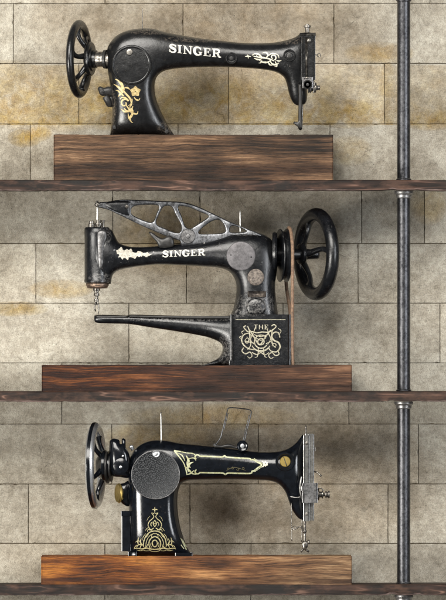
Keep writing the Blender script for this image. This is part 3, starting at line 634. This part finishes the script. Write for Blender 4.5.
# lattice lever
lv = casting([(94.6, 205.4), (95.2, 203), (99, 202.2), (108.6, 201.4), (119.8, 199.6), (135, 199.6), (160, 200.8), (178, 201.6), (189, 203.4), (200.4, 207.6), (218.3, 216), (236.2, 224.4), (257, 232.4), (262, 236), (256, 238), (228, 238.5), (227.4, 241.5), (212, 242.5), (197, 244.5), (181.5, 244.5), (180, 241), (172, 238.4), (164.7, 235.6), (142.3, 226), (119.8, 215.2), (108.6, 210), (97, 207)],
    holes=[[(134, 206.2), (146, 204.8), (158.4, 205.8), (156.6, 213), (152.8, 221.6), (146, 221), (133.4, 215.4), (130.8, 211)],
           [(164, 206.4), (171.4, 206.8), (175.6, 215), (181, 225), (180.4, 231.4), (176, 232.6), (165, 228.4), (156.4, 223.6), (159.4, 214)],
           [(178.4, 206.8), (188, 207), (198, 211), (208.2, 215.6), (206, 218.6), (197, 224.6), (190, 228.6), (185.2, 226), (181.6, 216)],
           [(199.4, 230.8), (206, 225), (212, 221.2), (218.6, 219.8), (223.4, 224), (225.4, 230.6), (222, 233), (208, 233.8), (199, 233.6)],
           [(229.4, 229.6), (231.6, 226), (238.5, 227), (246.4, 230.8), (243, 232), (231, 232.2)]], H=2.6, k=1.4, c=C-6, step=1.1, grid=1.5)
lo = obj('lattice_lever', lv, LEVER, m2); s2l = Surf(lv)
obj('pivot', join(lathe([(7.4, -6), (7.4, .4), (6.8, 1), (5, 1.1), (.1, 1.1)], V(188, 236.2, C-8.6), (0, -1, 0), 36), bolt(188, 236, C-9.5, 2.4)), DULL, lo, auto=35)
obj('bracket', casting([(181, 245.5, 'c'), (181, 233), (184, 229.5), (188, 228.6), (192.4, 229.6), (195.4, 234), (196.5, 236), (212, 235), (227, 234, 'c'), (227, 240, 'c'), (212, 244), (196, 246, 'c')], H=3, c=C-4.5), LEVER, m2)
obj('screw', bolt(127, 206.6, C-8.3, 2.0), STEEL, lo, auto=40)
obj('lever_nose', casting([(104, 202.6), (119, 200.4), (133, 201), (130, 206), (130.6, 213.6), (133, 218), (119, 213.4), (108, 208.4)], H=3.6, c=C-6.4), BLACK2, lo)
obj('tip_screw', join(bolt(97.5, 204.4, C-8, 2.2), tube([(97, 203, C-6), (97, 200.6, C-6)], 1.4, 10, 2)), STEEL, lo)
obj('thumb_lever', casting([(148.8, 232), (152, 232.4), (158, 236.4), (163, 238.2), (168, 235.4), (172, 236.6), (174, 241), (172.6, 246.5), (160, 247.6), (156.4, 242), (151.6, 236.6)], H=4, c=C-9), IRON, m2)
obj('oil_pin', tube([(204.2, 245, C-8), (204.2, 241, C-8)], .5, 8, 2), STEEL, m2)
obj('spool_pin', tube([(240.2, 233, C-4), (240.1, 221, C-4), (240, 210.6, C-4)], [.8, .75, .6], 10, 3), PINW, m2)
d0 = s2.d(241, 256)
p = obj('round_plate', lathe([(14.6, -8), (14.6, .3), (14, .9), (13.2, 1.0), (.1, 1.1)], V(241, 256, d0), (0, -1, 0), 64), PLATE, m2, auto=35)
obj('rivet', bolt(251.2, 257, d0-.8, .8, h=.8), IRON, p); obj('rivet', bolt(230.8, 255, d0-.8, .7, h=.8), IRON, p)
d0 = s2.d(255.8, 277.2)
obj('round_seal', lathe([(8.4, -5), (8.4, .2), (7.9, .8), (7.2, .9), (6.9, .5), (.1, .55)], V(255.8, 277.2, d0), (0, -1, 0), 48), SEAL, m2, auto=30)
obj('maker_tag', join(box(248.3, 265.6, 291.8, 296.6, s2.d(257, 294)-.8, s2.d(257, 294)+4, .5)), SEAL, m2)
obj('worn_boss', lathe([(10, -6), (9.6, .0), (8, 1.0), (3, 1.2), (.1, 1.2)], V(256, 307.4, s2.d(256, 307)), (0, -1, 0), 40), BLACK2, m2)
# pulley, belt, wheel
n2 = (-math.cos(.425), -math.sin(.425), 0); npu = (-math.cos(.18), -math.sin(.18), 0)
pu = obj('pulley', lathe([(4, -4.2), (12, -4.0), (14, -3), (20, -3), (22, -4.2), (26.4, -4.2), (26.8, -3), (24.4, -1), (24.4, 1), (26.8, 3), (26.4, 4), (10, 4.2), (3, 4.2)], V(283.4, 255.4, C+2), npu, 72), BLACK2, m2, auto=35)
obj('rear_spindle', tube([(272, 254.6, C), (290, 254.4, C+6), (318, 254.2, C+18)], [9, 6.2, 4.6], 28, 3), BLACK2, m2)
obj('cap_ring', lathe([(16, 0), (19.5, .6), (20.5, 3), (19, 5), (12, 6)], V(272, 252, C), (1, 0, 0), 48), BLACK2, m2, auto=35)
bp = []
for k in range(15):
    a = math.radians(180*k/14); rr = 27.6; sn_, cs_ = math.sin(a), math.cos(a)
    bp.append((289.2+3.4*cs_, 255.4-rr*sn_, C+2-rr*cs_))
front = [(292.8, 366, C-24), (292.4, 340, C-25), (292.4, 300, C-25.4)]; back = [(286.4, 285, C+28), (290, 310, C+26), (292, 340, C+22), (293, 366, C+18)]
obj('leather_belt', tube(front+bp+back, 1.9, 12, 2, .9), LEATHER, m2)
wheel(m2, V(316.4, 254.0, C+18), 46.4, 6.6, n2, 15, [(3, -9), (5, -8.6), (5.6, -2), (9.6, -1), (10.4, 0), (10.4, 3), (9, 4), (5, 4.2)], 3, -90, 3.1, BLACK2, BLACK2, bend=.4, rh=6, flat=1.0)
# paint
obj('lettering', decal(s2, text('SINGER', 162.4, 257.2, 205.4, 255.4, 6.4)), WHITE, m2)
r_ = random.Random(5)
patch = [(116.2, 250.6), (118, 250), (119.4, 248.4), (121.2, 246.8), (122.4, 249.2), (124.4, 250.4), (126.6, 248.8), (128.8, 250), (131.4, 248.6), (132.4, 251.8), (135.4, 252.8), (138.8, 251), (141, 251.6), (143.6, 253.2), (147, 252.2), (149, 253.6), (152, 254.2), (148.6, 255.8), (146, 257.4), (143.4, 255.4), (140, 256.8), (137.2, 256.2), (135, 258.8), (132.4, 257.6), (129, 257.4), (128, 260.4), (125.6, 258.2), (123.4, 257.8), (122.4, 259.6), (120.4, 256.6), (118.4, 258), (119, 254.6), (116.6, 253.4)]
pj = []
for (ax, ay), (bx, by) in zip(patch, patch[1:]+patch[:1]):
    for q in range(4): pj.append((ax+(bx-ax)*q/4+r_.gauss(0, .28)*(q > 0), ay+(by-ay)*q/4+r_.gauss(0, .28)*(q > 0)))
patch = pj
obj('bare_patch', blob(s2, patch), CHIP, m2)
def star(x, y, r, sd):
    q = random.Random(sd); return [(x+r*q.uniform(.5, 1.2)*math.cos(k*math.tau/11), y+r*.7*q.uniform(.5, 1.2)*math.sin(k*math.tau/11)) for k in range(11)]
for i, (x, y, r) in enumerate([(114.4, 250, 1.3), (153.8, 252.2, 1.2), (121, 262.4, .9), (108.5, 262, .8), (216, 262, .6), (262, 262, .7), (247, 300, 1.2), (266, 303, 1.1), (244, 311, 1.4), (269, 311, 1.5), (240, 306, .8), (226, 320, 1.0), (262, 311.6, .9)]):
    obj('paint_chip', blob(s2, star(x, y, r, i), .13, .8), DULL, m2)
mx, my = 260.6, 342
mono = text('THE', 253.6, 329.4, 268.4, 329.4, 4.8)+[
    ([(246, 325.6), (243.6, 327), (245.6, 329.6), (248.4, 332), (252, 331.6), (257, 332.8), (262, 332), (268, 332.2), (272, 330.4), (276, 326.6), (274, 324.6), (271.4, 326)], (1.2, 1.4, 1.2)),
    ([(247.6, 326), (249.4, 331), (250, 338), (250.6, 345), (247.6, 349.6)], (1, 1.6, .8)), ([(249.8, 330), (254, 337), (259.6, 344.6), (265, 337.6), (270.6, 330)], (1.2, 1.7, 1.2)), ([(272.4, 329), (271.6, 336), (272.4, 344), (275.6, 347.6)], (1, 1.6, .8)),
    ([(279.8, 337.6), (278.6, 333), (274.6, 332.2), (271.8, 335.6), (273.6, 340), (278.4, 342.6), (280, 347), (277, 351.6), (271, 351), (268.6, 347.6)], (1.2, 1.9, 1.0)),
    ([(254.6, 349.6), (248.6, 348.6), (243.4, 344.6), (241.6, 339.6), (243.6, 335), (248, 333.4), (252, 335.8)], (1, 1.7, .8)), ([(241, 338.6), (239.4, 337.4), (241.8, 335.8)], (.5, 1.0, .5)),
    (spiral(261, 341.6, 6.6, 6.6, 40, 330, 22), 1.3), (spiral(261, 341.6, 3.2, 3.2, 0, 360, 16), 1.2), (spiral(261, 341.6, 9.8, 9.8, 205, 335, 16), 1.2),
    ([(243.6, 347.6), (242, 351), (245.6, 353.8), (250, 352), (252, 356), (249.4, 358), (247.6, 356.4)], (1.1, 1.3, .8)), ([(277.4, 350), (279, 354), (275.6, 355.6), (272, 352.6), (268.6, 355), (270.6, 358.4), (273.4, 357.4)], (1.1, 1.3, .8)),
    ([(252, 352.4), (257, 354.6), (260.8, 352.6), (265, 354.8), (269, 352.6)], (1, 1.3, 1)), ([(258, 347), (258.4, 351), (257.2, 356.6), (254.8, 357.4)], (1, 1.1, .6)), ([(263.6, 347), (263.6, 351), (264.8, 356.4), (267, 357.6)], (1, 1.1, .6)),
    ([(255.6, 326.4), (253, 334), (250.6, 339.4), (253.6, 344)], (.6, 1.1, .6)), ([(266.4, 326.4), (268.8, 334), (270.6, 339), (267.6, 344.6)], (.6, 1.1, .6)), ([(244.4, 330.4), (241.6, 332), (243, 334.4)], (.5, 1.0, .5)), ([(278, 328.4), (281, 330.6), (280, 333.4)], (.5, 1.0, .5)),
    (spiral(247.4, 341.2, 3.0, 1.2, 90, 400, 12), (.6, 1.0, .8)), (spiral(274.6, 345.4, 2.6, 1.0, 200, -80, 12), (.6, 1.0, .8)), ([(253, 347.4), (257, 350), (261, 350.6), (265, 349.8), (269, 347.2)], (.6, 1.2, .6)), ([(256, 338), (261, 340.2), (266, 338)], (.6, 1.0, .6)),
    ([(254, 334.6), (261, 336.4), (268, 334.4)], (.8, 1.2, .8)), ([(245, 341), (255, 343.4)], (1.0)), ([(266, 343.6), (272, 341)], (1.0)), ([(246.6, 336.8), (249, 339.8), (246.4, 343)], (.6, 1.2, .6))]
obj('monogram', decal(s2b, [(p, tuple(.85*q for q in w) if isinstance(w, tuple) else .85*w) for p, w in mono]), SILVG, m2)
obj('line_trim', decal(s2b, [([(235.5, 319.6), (285.5, 319.6)], .5)]), SILVG, m2)

# ================================================================== machine 3 (bottom shelf)
m3 = thing('sewing_machine', 'glossy black sewing machine with chrome handwheel and silver faceplate, on the bottom shelf', 'sewing machine', (157, 556.6, C))
b3 = casting([(129.6, 556.6, 'c'), (129.2, 540), (128.6, 510), (128.2, 495), (128.0, 477), (129.2, 461), (133.4, 451.2), (140.5, 444.6), (151.7, 440.7), (165.2, 440.6), (180, 443.2), (192.4, 444.4), (214.8, 446.6), (237.3, 449.3), (256, 451.7), (274.3, 451.9), (286, 449.4), (294, 444.6), (299.4, 439), (302.6, 434.6, 'c'), (305, 437, 'c'), (305, 475), (304.8, 511.6), (303, 520.8, 'c'),
    (297.6, 517.6), (292, 509.6), (288.6, 500.5), (285.4, 492.2), (279.6, 485.2), (271, 481.4), (254, 480.2), (232, 479.6), (208, 479.8), (190, 480.6), (182, 483.4), (178.6, 490), (177.4, 500), (177.8, 511), (179.8, 525), (183.6, 538), (187.6, 548), (190.6, 553.6), (190.8, 556.6, 'c')], H=22, c=C)
obj('body', b3, BLACK3, m3); s3 = Surf(b3)
d0 = s3.d(155.6, 475)
cv = obj('knurled_cover', lathe([(24.6, -10), (24.6, -.4), (24.2, .8), (23.4, 1.2), (23.0, 1.0), (.1, 1.3)], V(155.6, 475, d0), (0, -1, 0), 80), KN, m3, auto=35)
obj('rim', lathe([(24.0+.5*math.cos(a), .9+.5*math.sin(a)) for a in [k*math.pi/4 for k in range(8)]], V(155.6, 475, d0), (0, -1, 0), 80, True), DULL, cv)
obj('screw', join(lathe([(3.7, -2), (3.7, .8), (3, 1.3), (2.3, 1.0), (2.2, .4), (2.0, 1.0), (.1, 1.4)], V(156.2, 453.8, d0-1), (0, -1, 0), 28)), CHROME, cv, auto=35)
n3 = (math.cos(.16), -math.sin(.16), 0)
w3 = wheel(m3, V(95.4, 465.8, C+6), 42.8, 4.8, n3, 9, [(3, -8), (8, -7.5), (13, -4), (14.6, -2), (15.8, -1), (15.8, 1.6), (14.6, 2.6), (14.4, 4.6), (12.6, 5), (12.4, 8), (8, 8.4)], 5, 36, 2.8, CHROME, BLACK3, bend=.3, rh=10, flat=.95)
obj('rim_band', lathe([(40.4, -3.2), (43.3, -2.2), (43.5, 0), (43.25, 1.0), (41.6, 1.1), (40.4, .2)], V(95.4, 465.8, C+6), n3, 96, True), BLACK3, w3, auto=40)
obj('shaft', tube([(108, 467, C+4), (120, 466, C+1), (130, 465, C)], [10, 10, 10], 36, 2), BLACK3, m3)
wd = obj('bobbin_winder', join(casting([(109.6, 441, 'c'), (113, 438.6), (119, 440), (120, 444), (121.6, 444), (122, 438.8), (125.4, 439.6), (126, 448), (129.6, 456), (130, 476.5), (120, 477.4), (113, 476), (110, 468), (109, 455)], H=9, c=C-6), lathe([(6, -4), (7.6, -2), (7.6, 3), (4, 4)], V(121, 466, C-13), (0, -1, 0), 32)), BLACK3, m3, auto=45)
obj('screw', join(bolt(120.6, 467, C-17.2, 1.6), bolt(123, 456, C-15, 1.2)), CHROME, wd)
obj('clutch_ring', join(lathe([(14, 0), (16, .5), (16.2, 2.4), (14, 3)], V(106, 467.6, C+3), n3, 48), lathe([(12, 0), (14.6, .4), (14.6, 1.6), (12, 2.2)], V(110, 467.4, C+2.2), n3, 48)), IRON, m3, auto=35)
obj('oil_cap', lathe([(2, -3), (2, 0), (2.3, .4), (2.2, 1.8), (.1, 2.4)], V(131.6, 447.6, C-2), (-.5, 0, .86), 24), CHROME, m3)
br = obj('side_bracket', casting([(117, 488), (119, 484.6), (124, 483), (130, 482), (130, 505), (123, 504.6), (119.4, 500), (116.6, 495)], H=8, c=C), BLACK3, m3)
obj('brass_tension_disc', join(lathe([(9.6, 0), (10, .8), (9, 1.6), (9, 2.4)], V(119.6, 493.4, C-4), (-1, -.35, 0), 36), bolt(121.4, 498.6, C-9, 1.8)), BRASS, br, auto=40)
obj('side_plate', join(box(122.4, 130, 513.4, 550.5, C-7, C+7, .9), box(121.6, 130, 512, 515.6, C-8, C+8, .8)), BLACK3, m3, auto=40)
obj('foot', box(128.8, 136, 552.6, 556.6, C-24, C+24, .8), BLACK3, m3, auto=40); obj('foot', box(176, 191.6, 553.6, 556.6, C-24, C+24, .8), BLACK3, m3, auto=40)
obj('base_screw', lathe([(2.2, -2), (2.2, .6), (.1, 1.6)], V(133.8, 554.6, C-24), (0, -1, 0), 20), CHROME, m3)
obj('spool_pin', tube([(161.2, 441.5, C-3), (161, 428, C-3), (160.8, 412, C-3)], [.8, .7, .6], 10, 3), PINW, m3)
tg = obj('spool_stand', join(tube([(214.6, 446, C-6), (221, 446.8, C-6), (229, 445.8, C-6), (236, 447.6, C-6), (242, 447.4, C-6)], [2.0, 1.3, 1.9, 1.2, 2], 12), tube([(214.6, 446.6, C-6), (214.8, 443.6, C-6)], 1.8, 12, 1)), IRON, m3)
obj('wire_loop', join(tube([(215.4, 445, C-7), (220.4, 438, C-7), (222.6, 430, C-7), (227.0, 412, C-7), (228.4, 408.2, C-7), (231, 407.6, C-7), (249, 409.6, C-7), (251.2, 411.2, C-7), (250.8, 415, C-7), (247.6, 428, C-7), (244.4, 442, C-7)], .55, 8), tube([(224.0, 430, C-7.6), (228.2, 413, C-7.6)], .45, 8), tube([(249.2, 415, C-7.6), (243, 441, C-7.6)], .4, 8)), LEVER, tg)
kb = obj('knob', lathe([(5.4, -5), (5.6, .8), (4.8, 1.8), (4.2, 1.4), (.1, 1.4)], V(242.4, 446.2, C-9), (0, -1, 0), 36), BLACK3, tg, auto=40)
obj('screw', bolt(242.4, 446, C-10, 2.3), CHROME, kb, auto=40)
# brass screw on the head
pr = ring(m3, s3, 285.2, 461.6, 9.8, 5.8, BLACK3, None, 'head_recess')
d0 = s3.d(285.2, 461.6)
bsr = obj('brass_screw', lathe([(5.4, -2), (5.5, .9), (5.0, 1.5), (.1, 1.6)], V(285.2, 461.6, d0), (0, -1, 0), 40), BRASS, m3, auto=35)
obj('slot', tube([(283.6, 457.2, d0-1.62), (286.8, 466, d0-1.62)], .45, 6, 2), IRON, bsr)
# face plate and needle side
fp = obj('face_plate', join(box(304.4, 308.2, 436.6, 520, C-17, C+12, 1.2, 3), box(309.4, 312.9, 435.8, 519.4, C-15, C+12, 1.2, 3), box(306, 312, 434.8, 438, C-14, C+10, .9)), FACE, m3, auto=40, label='silver steel face plate')
obj('channel', box(308.0, 309.7, 438, 518, C-13, C+8, .2), IRON, fp)
obj('plate_screw', bolt(306.8, 443, C-16.6, 1.6), STEEL, fp, auto=40); obj('plate_screw', bolt(306.8, 514, C-16.6, 1.6), STEEL, fp, auto=40)
obj('plate_pin', join(box(313, 315, 447.6, 450.6, C-8, C-3, .5), lathe([(1.6, 0), (2.2, .4), (2.2, 2), (1, 2.4)], V(312, 436.4, C-6), (0, 0, 1), 20)), STEEL, fp, auto=40)
obj('needle_bar_top', tube([(305.8, 438, C-4), (305.7, 425.6, C-4)], .95, 12, 3), STEEL, m3)
ta = obj('tension_block', join(box(303.6, 316, 484.6, 501.2, C-23, C-6, 1.6, 3), box(302, 316.6, 486.6, 490, C-23.6, C-8, .8)), DULL, m3, auto=40)
obj('tension_disc', join(lathe([(5.2, 0), (5.6, .6), (4, 1.6), (5.8, 2.2), (5.8, 3), (3, 3.6), (2.8, 5.6), (3.9, 5.9), (3.9, 7), (2, 7.2), (1.8, 9.2)], V(316, 494.6, C-14), (1, 0, 0), 28), tube([(317, 489.6, C-14), (320.6, 488, C-15), (324, 491, C-15)], .6, 8)), STEEL, ta, auto=35)
obj('thumb_nut', lathe([(2.4, 0), (3.4, .4), (3.6, 1.2), (2.6, 2.2), (3.6, 3), (3.7, 4.6), (.1, 5)], V(325, 494.6, C-14), (1, 0, 0), 24), STEEL, ta, auto=35)
obj('take_up_lever', tube([(313, 471.6, C-10), (316.6, 472.2, C-12), (320.6, 475.4, C-13), (321.4, 476.4, C-13)], [.9, .8, .8, 1.1], 10), STEEL, m3)
obj('head_spring', join(tube([(301.6, 476.4, C-16), (300.4, 484, C-17), (300.6, 493, C-17), (302.4, 500, C-16)], [.8, 1.2, 1.2, .7], 12), tube([(290, 496.6, C-12), (296, 497.6, C-14), (301, 497, C-15)], .7, 8)), FACE, m3)
nb = obj('presser_bar', join(tube([(304.6, 518, C-8), (304.8, 532, C-8), (304.6, 545, C-8)], 1.25, 12, 3), tube([(302, 519, C-4), (302.2, 530, C-4), (301.6, 542, C-4)], .7, 10, 3), lathe([(1.3, 0), (2.1, .4), (2.1, 2.4), (1.3, 2.8)], V(304.6, 530, C-8), (0, 0, -1), 20)), STEEL, m3)
obj('presser_foot', join(casting([(302.6, 541.6), (307.4, 541.6), (308, 546), (306.8, 549), (309.4, 551), (309, 552.6), (306, 551.4), (304.4, 549.6), (301.6, 552.8), (300.4, 551.6), (302.8, 548), (302, 545)], H=2, c=C-8), lathe([(1.6, 0), (2.2, .4), (2.2, 2), (.9, 2.4)], V(307.6, 542.4, C-8), (1, 0, .15), 20)), STEEL, nb)
obj('thread_guide', join(tube([(291.4, 503, C-6), (291.6, 520, C-6), (291.8, 541, C-6)], .45, 8, 3), tube([(291.6, 527.6, C-6), (294, 529.6, C-7), (297, 528.2, C-8), (300, 526.6, C-8), (304, 529.6, C-8)], .7, 8), lathe([(1.5+.4*math.cos(a), .4*math.sin(a)) for a in [k*math.pi/4 for k in range(8)]], V(294.6, 527.6, C-7), (0, -1, 0), 16, True)), STEEL, m3)
# transfer prints
fr = [([(199.6, 456.2), (212, 456.6), (222, 457), (224.5, 455.8), (227, 457.2), (238, 458), (249, 458.6), (251, 459.8), (253.4, 459.8), (257, 462), (261.6, 464.8), (257.6, 468), (253.8, 471), (252, 471.2), (250.6, 473.4), (238, 473.4), (228, 473.2), (225.4, 474.6), (222.6, 473.2), (212, 473), (199.6, 472.6)], 1.45),
      ([(254, 458.4), (258, 461), (263.6, 464.8), (259, 468.8), (254.4, 472)], .5),
      (spiral(197, 457.6, 3.2, 1.4, 20, 250, 12), (1.3, 1.4, 1.0)), (spiral(197, 471.2, 3.2, 1.4, -20, -250, 12), (1.3, 1.4, 1.0)),
      ([(174, 450.8), (180, 451.6), (187, 453), (193, 453.6), (196, 456)], (1.6, .9, 1)), ([(174.4, 451), (179, 456.6), (183.4, 462.6), (185.8, 469), (187, 475)], (1.6, .9, 1.2)), ([(176.6, 452.6), (182, 455.4), (185, 461)], (.3, 1.2, .5)),
      ([(186, 455.6), (188.4, 460), (187.6, 465), (190.6, 467.6)], (.4, 3.0, .6)), ([(193.6, 462), (190, 463.6), (187.8, 467.4), (188.4, 472)], (.4, 2.6, .6)), ([(184, 466), (188, 469), (192, 473.4), (196.4, 474.4)], (.3, 1.8, .8)), ([(186.4, 475), (190.6, 473.4), (194, 470.4)], (.4, 1.4, .6)), ([(189, 458.6), (193.6, 458), (196, 460.6)], (.4, 1.0, .4))]
obj('arm_panel_border', decal(s3, fr), GREENG, m3)
obj('arm_panel_rosette', decal(s3, flower(265.4, 463.8, 2.8, 6)+[([(262, 461), (264.6, 463.6)], 1.2), ([(262.4, 467), (265, 464.6)], 1.2)]), CREAM, m3)
obj('inner_crest', decal(s3, [(spiral(228+5*k, 469.3-(k % 2), 1.5, .5, 90*k, 90*k+300, 8), .5) for k in range(4)]+[([(226, 471), (234, 467.4), (246, 470.6)], (.3, .7, .3))]), paint('faded_gold', (.09, .075, .03), (.03, .025, .012)), m3)
cx = 154.8; half = [
    ([(0, 507), (0, 513)], (.6, 1.4, .6)), ([(0, 509.6), (2.2, 509.6), (2.6, 510)], (.5, 1.3, .5)), ([(.6, 513.6), (3.2, 513), (1.4, 515.4), (1.0, 517), (2.6, 519), (5.4, 521.4), (6.8, 525), (5.2, 528.6), (2.8, 530.6)], (.8, 1.1, .8)),
    ([(0, 520), (1.6, 523.6), (0, 527)], (.6, 1.2, .6)), ([(0, 524), (3.4, 522.6), (4.2, 525.6)], (.5, .9, .5)), ([(1, 528), (4.2, 530), (6.6, 529.4), (7.4, 531.8)], (1, 1.3, .6)),
    ([(0, 531), (4.6, 532), (8.4, 535.6), (10.8, 540.4), (11.6, 546)], (1.3, 1.5, 1.2)), ([(0, 533.6), (3.6, 534.6), (6.8, 538), (8.6, 542.4), (9, 547)], (.7, .8, .7)), ([(0, 536.6), (3, 537.8), (5.4, 541), (5.8, 545), (4.6, 548.6)], (1.4, 1.5, 1.1)),
    ([(0, 540), (1.8, 541), (2.6, 543.4), (1.6, 546), (0, 547)], (1.4, 1.5, 1.4)), ([(0, 549.6), (4.4, 549), (9, 548.2), (13, 549), (17, 548.4), (20.4, 548.6)], (1.5, 1.9, .9)), ([(0, 551.6), (3.6, 551.2), (6, 549.6)], (1, 1.2, .8)),
    ([(13.4, 538.6), (14.6, 541.4), (13.6, 544.6), (14.8, 548)], (.5, 1.8, .8)), ([(11, 547), (12.8, 544.6), (16.4, 545), (18.4, 547.6)], (.8, 1.5, .8)), ([(16, 537.4), (17, 541.4), (16.4, 545.4)], (.3, 1.8, .5)), ([(14.6, 541.8), (17, 540.8), (19.4, 542.4)], (.3, 1.1, .3)), ([(9, 533.6), (11.6, 537), (12.8, 541)], (.3, .8, .3))]
half += [([(1.2, 533), (3.4, 536), (2.0, 538)], (.4, .8, .4)), ([(6.2, 534.4), (7.8, 536.4), (9.8, 538.4)], (.3, .6, .3)), ([(7.2, 544), (8.0, 546.6), (10.2, 547.6)], (.5, 1.0, .5)), ([(3.6, 542.4), (4.2, 545), (3.0, 547.6)], (.4, .8, .4)), ([(17.6, 545), (19.6, 546.6), (20.8, 549.4)], (.5, 1.0, .5)),
    ([(12, 550.4), (15, 550.8), (18.4, 550)], (.5, .9, .5)), ([(6, 550.8), (9, 551), (11.6, 550.2)], (.5, .9, .5)), ([(4.6, 516), (6.6, 518), (8, 521)], (.2, .5, .2)), ([(5.4, 527), (8, 528.6), (9.6, 531)], (.3, .7, .3)), ([(2.2, 521.6), (3.8, 524), (3, 526.6)], (.3, .6, .3))]
tri = [([(cx+k*a, b) for a, b in p], tuple(.74*q for q in w)) for k in (1, -1) for p, w in half]
obj('gilt_crest', decal(s3, tri), SILVG if False else paint('gilt_crest_paint', (.42, .37, .19), (.20, .175, .09), sc_=1.4), m3)
obj('side_crest', decal(s3, [([(180.6, 538), (182.6, 542), (184.6, 546), (186.4, 550)], (.3, 1.6, .8)), ([(182.6, 539.6), (184, 543), (187, 547.4)], (.3, .9, .4)), ([(181, 545), (184, 549)], .8)]), GREENG, m3)
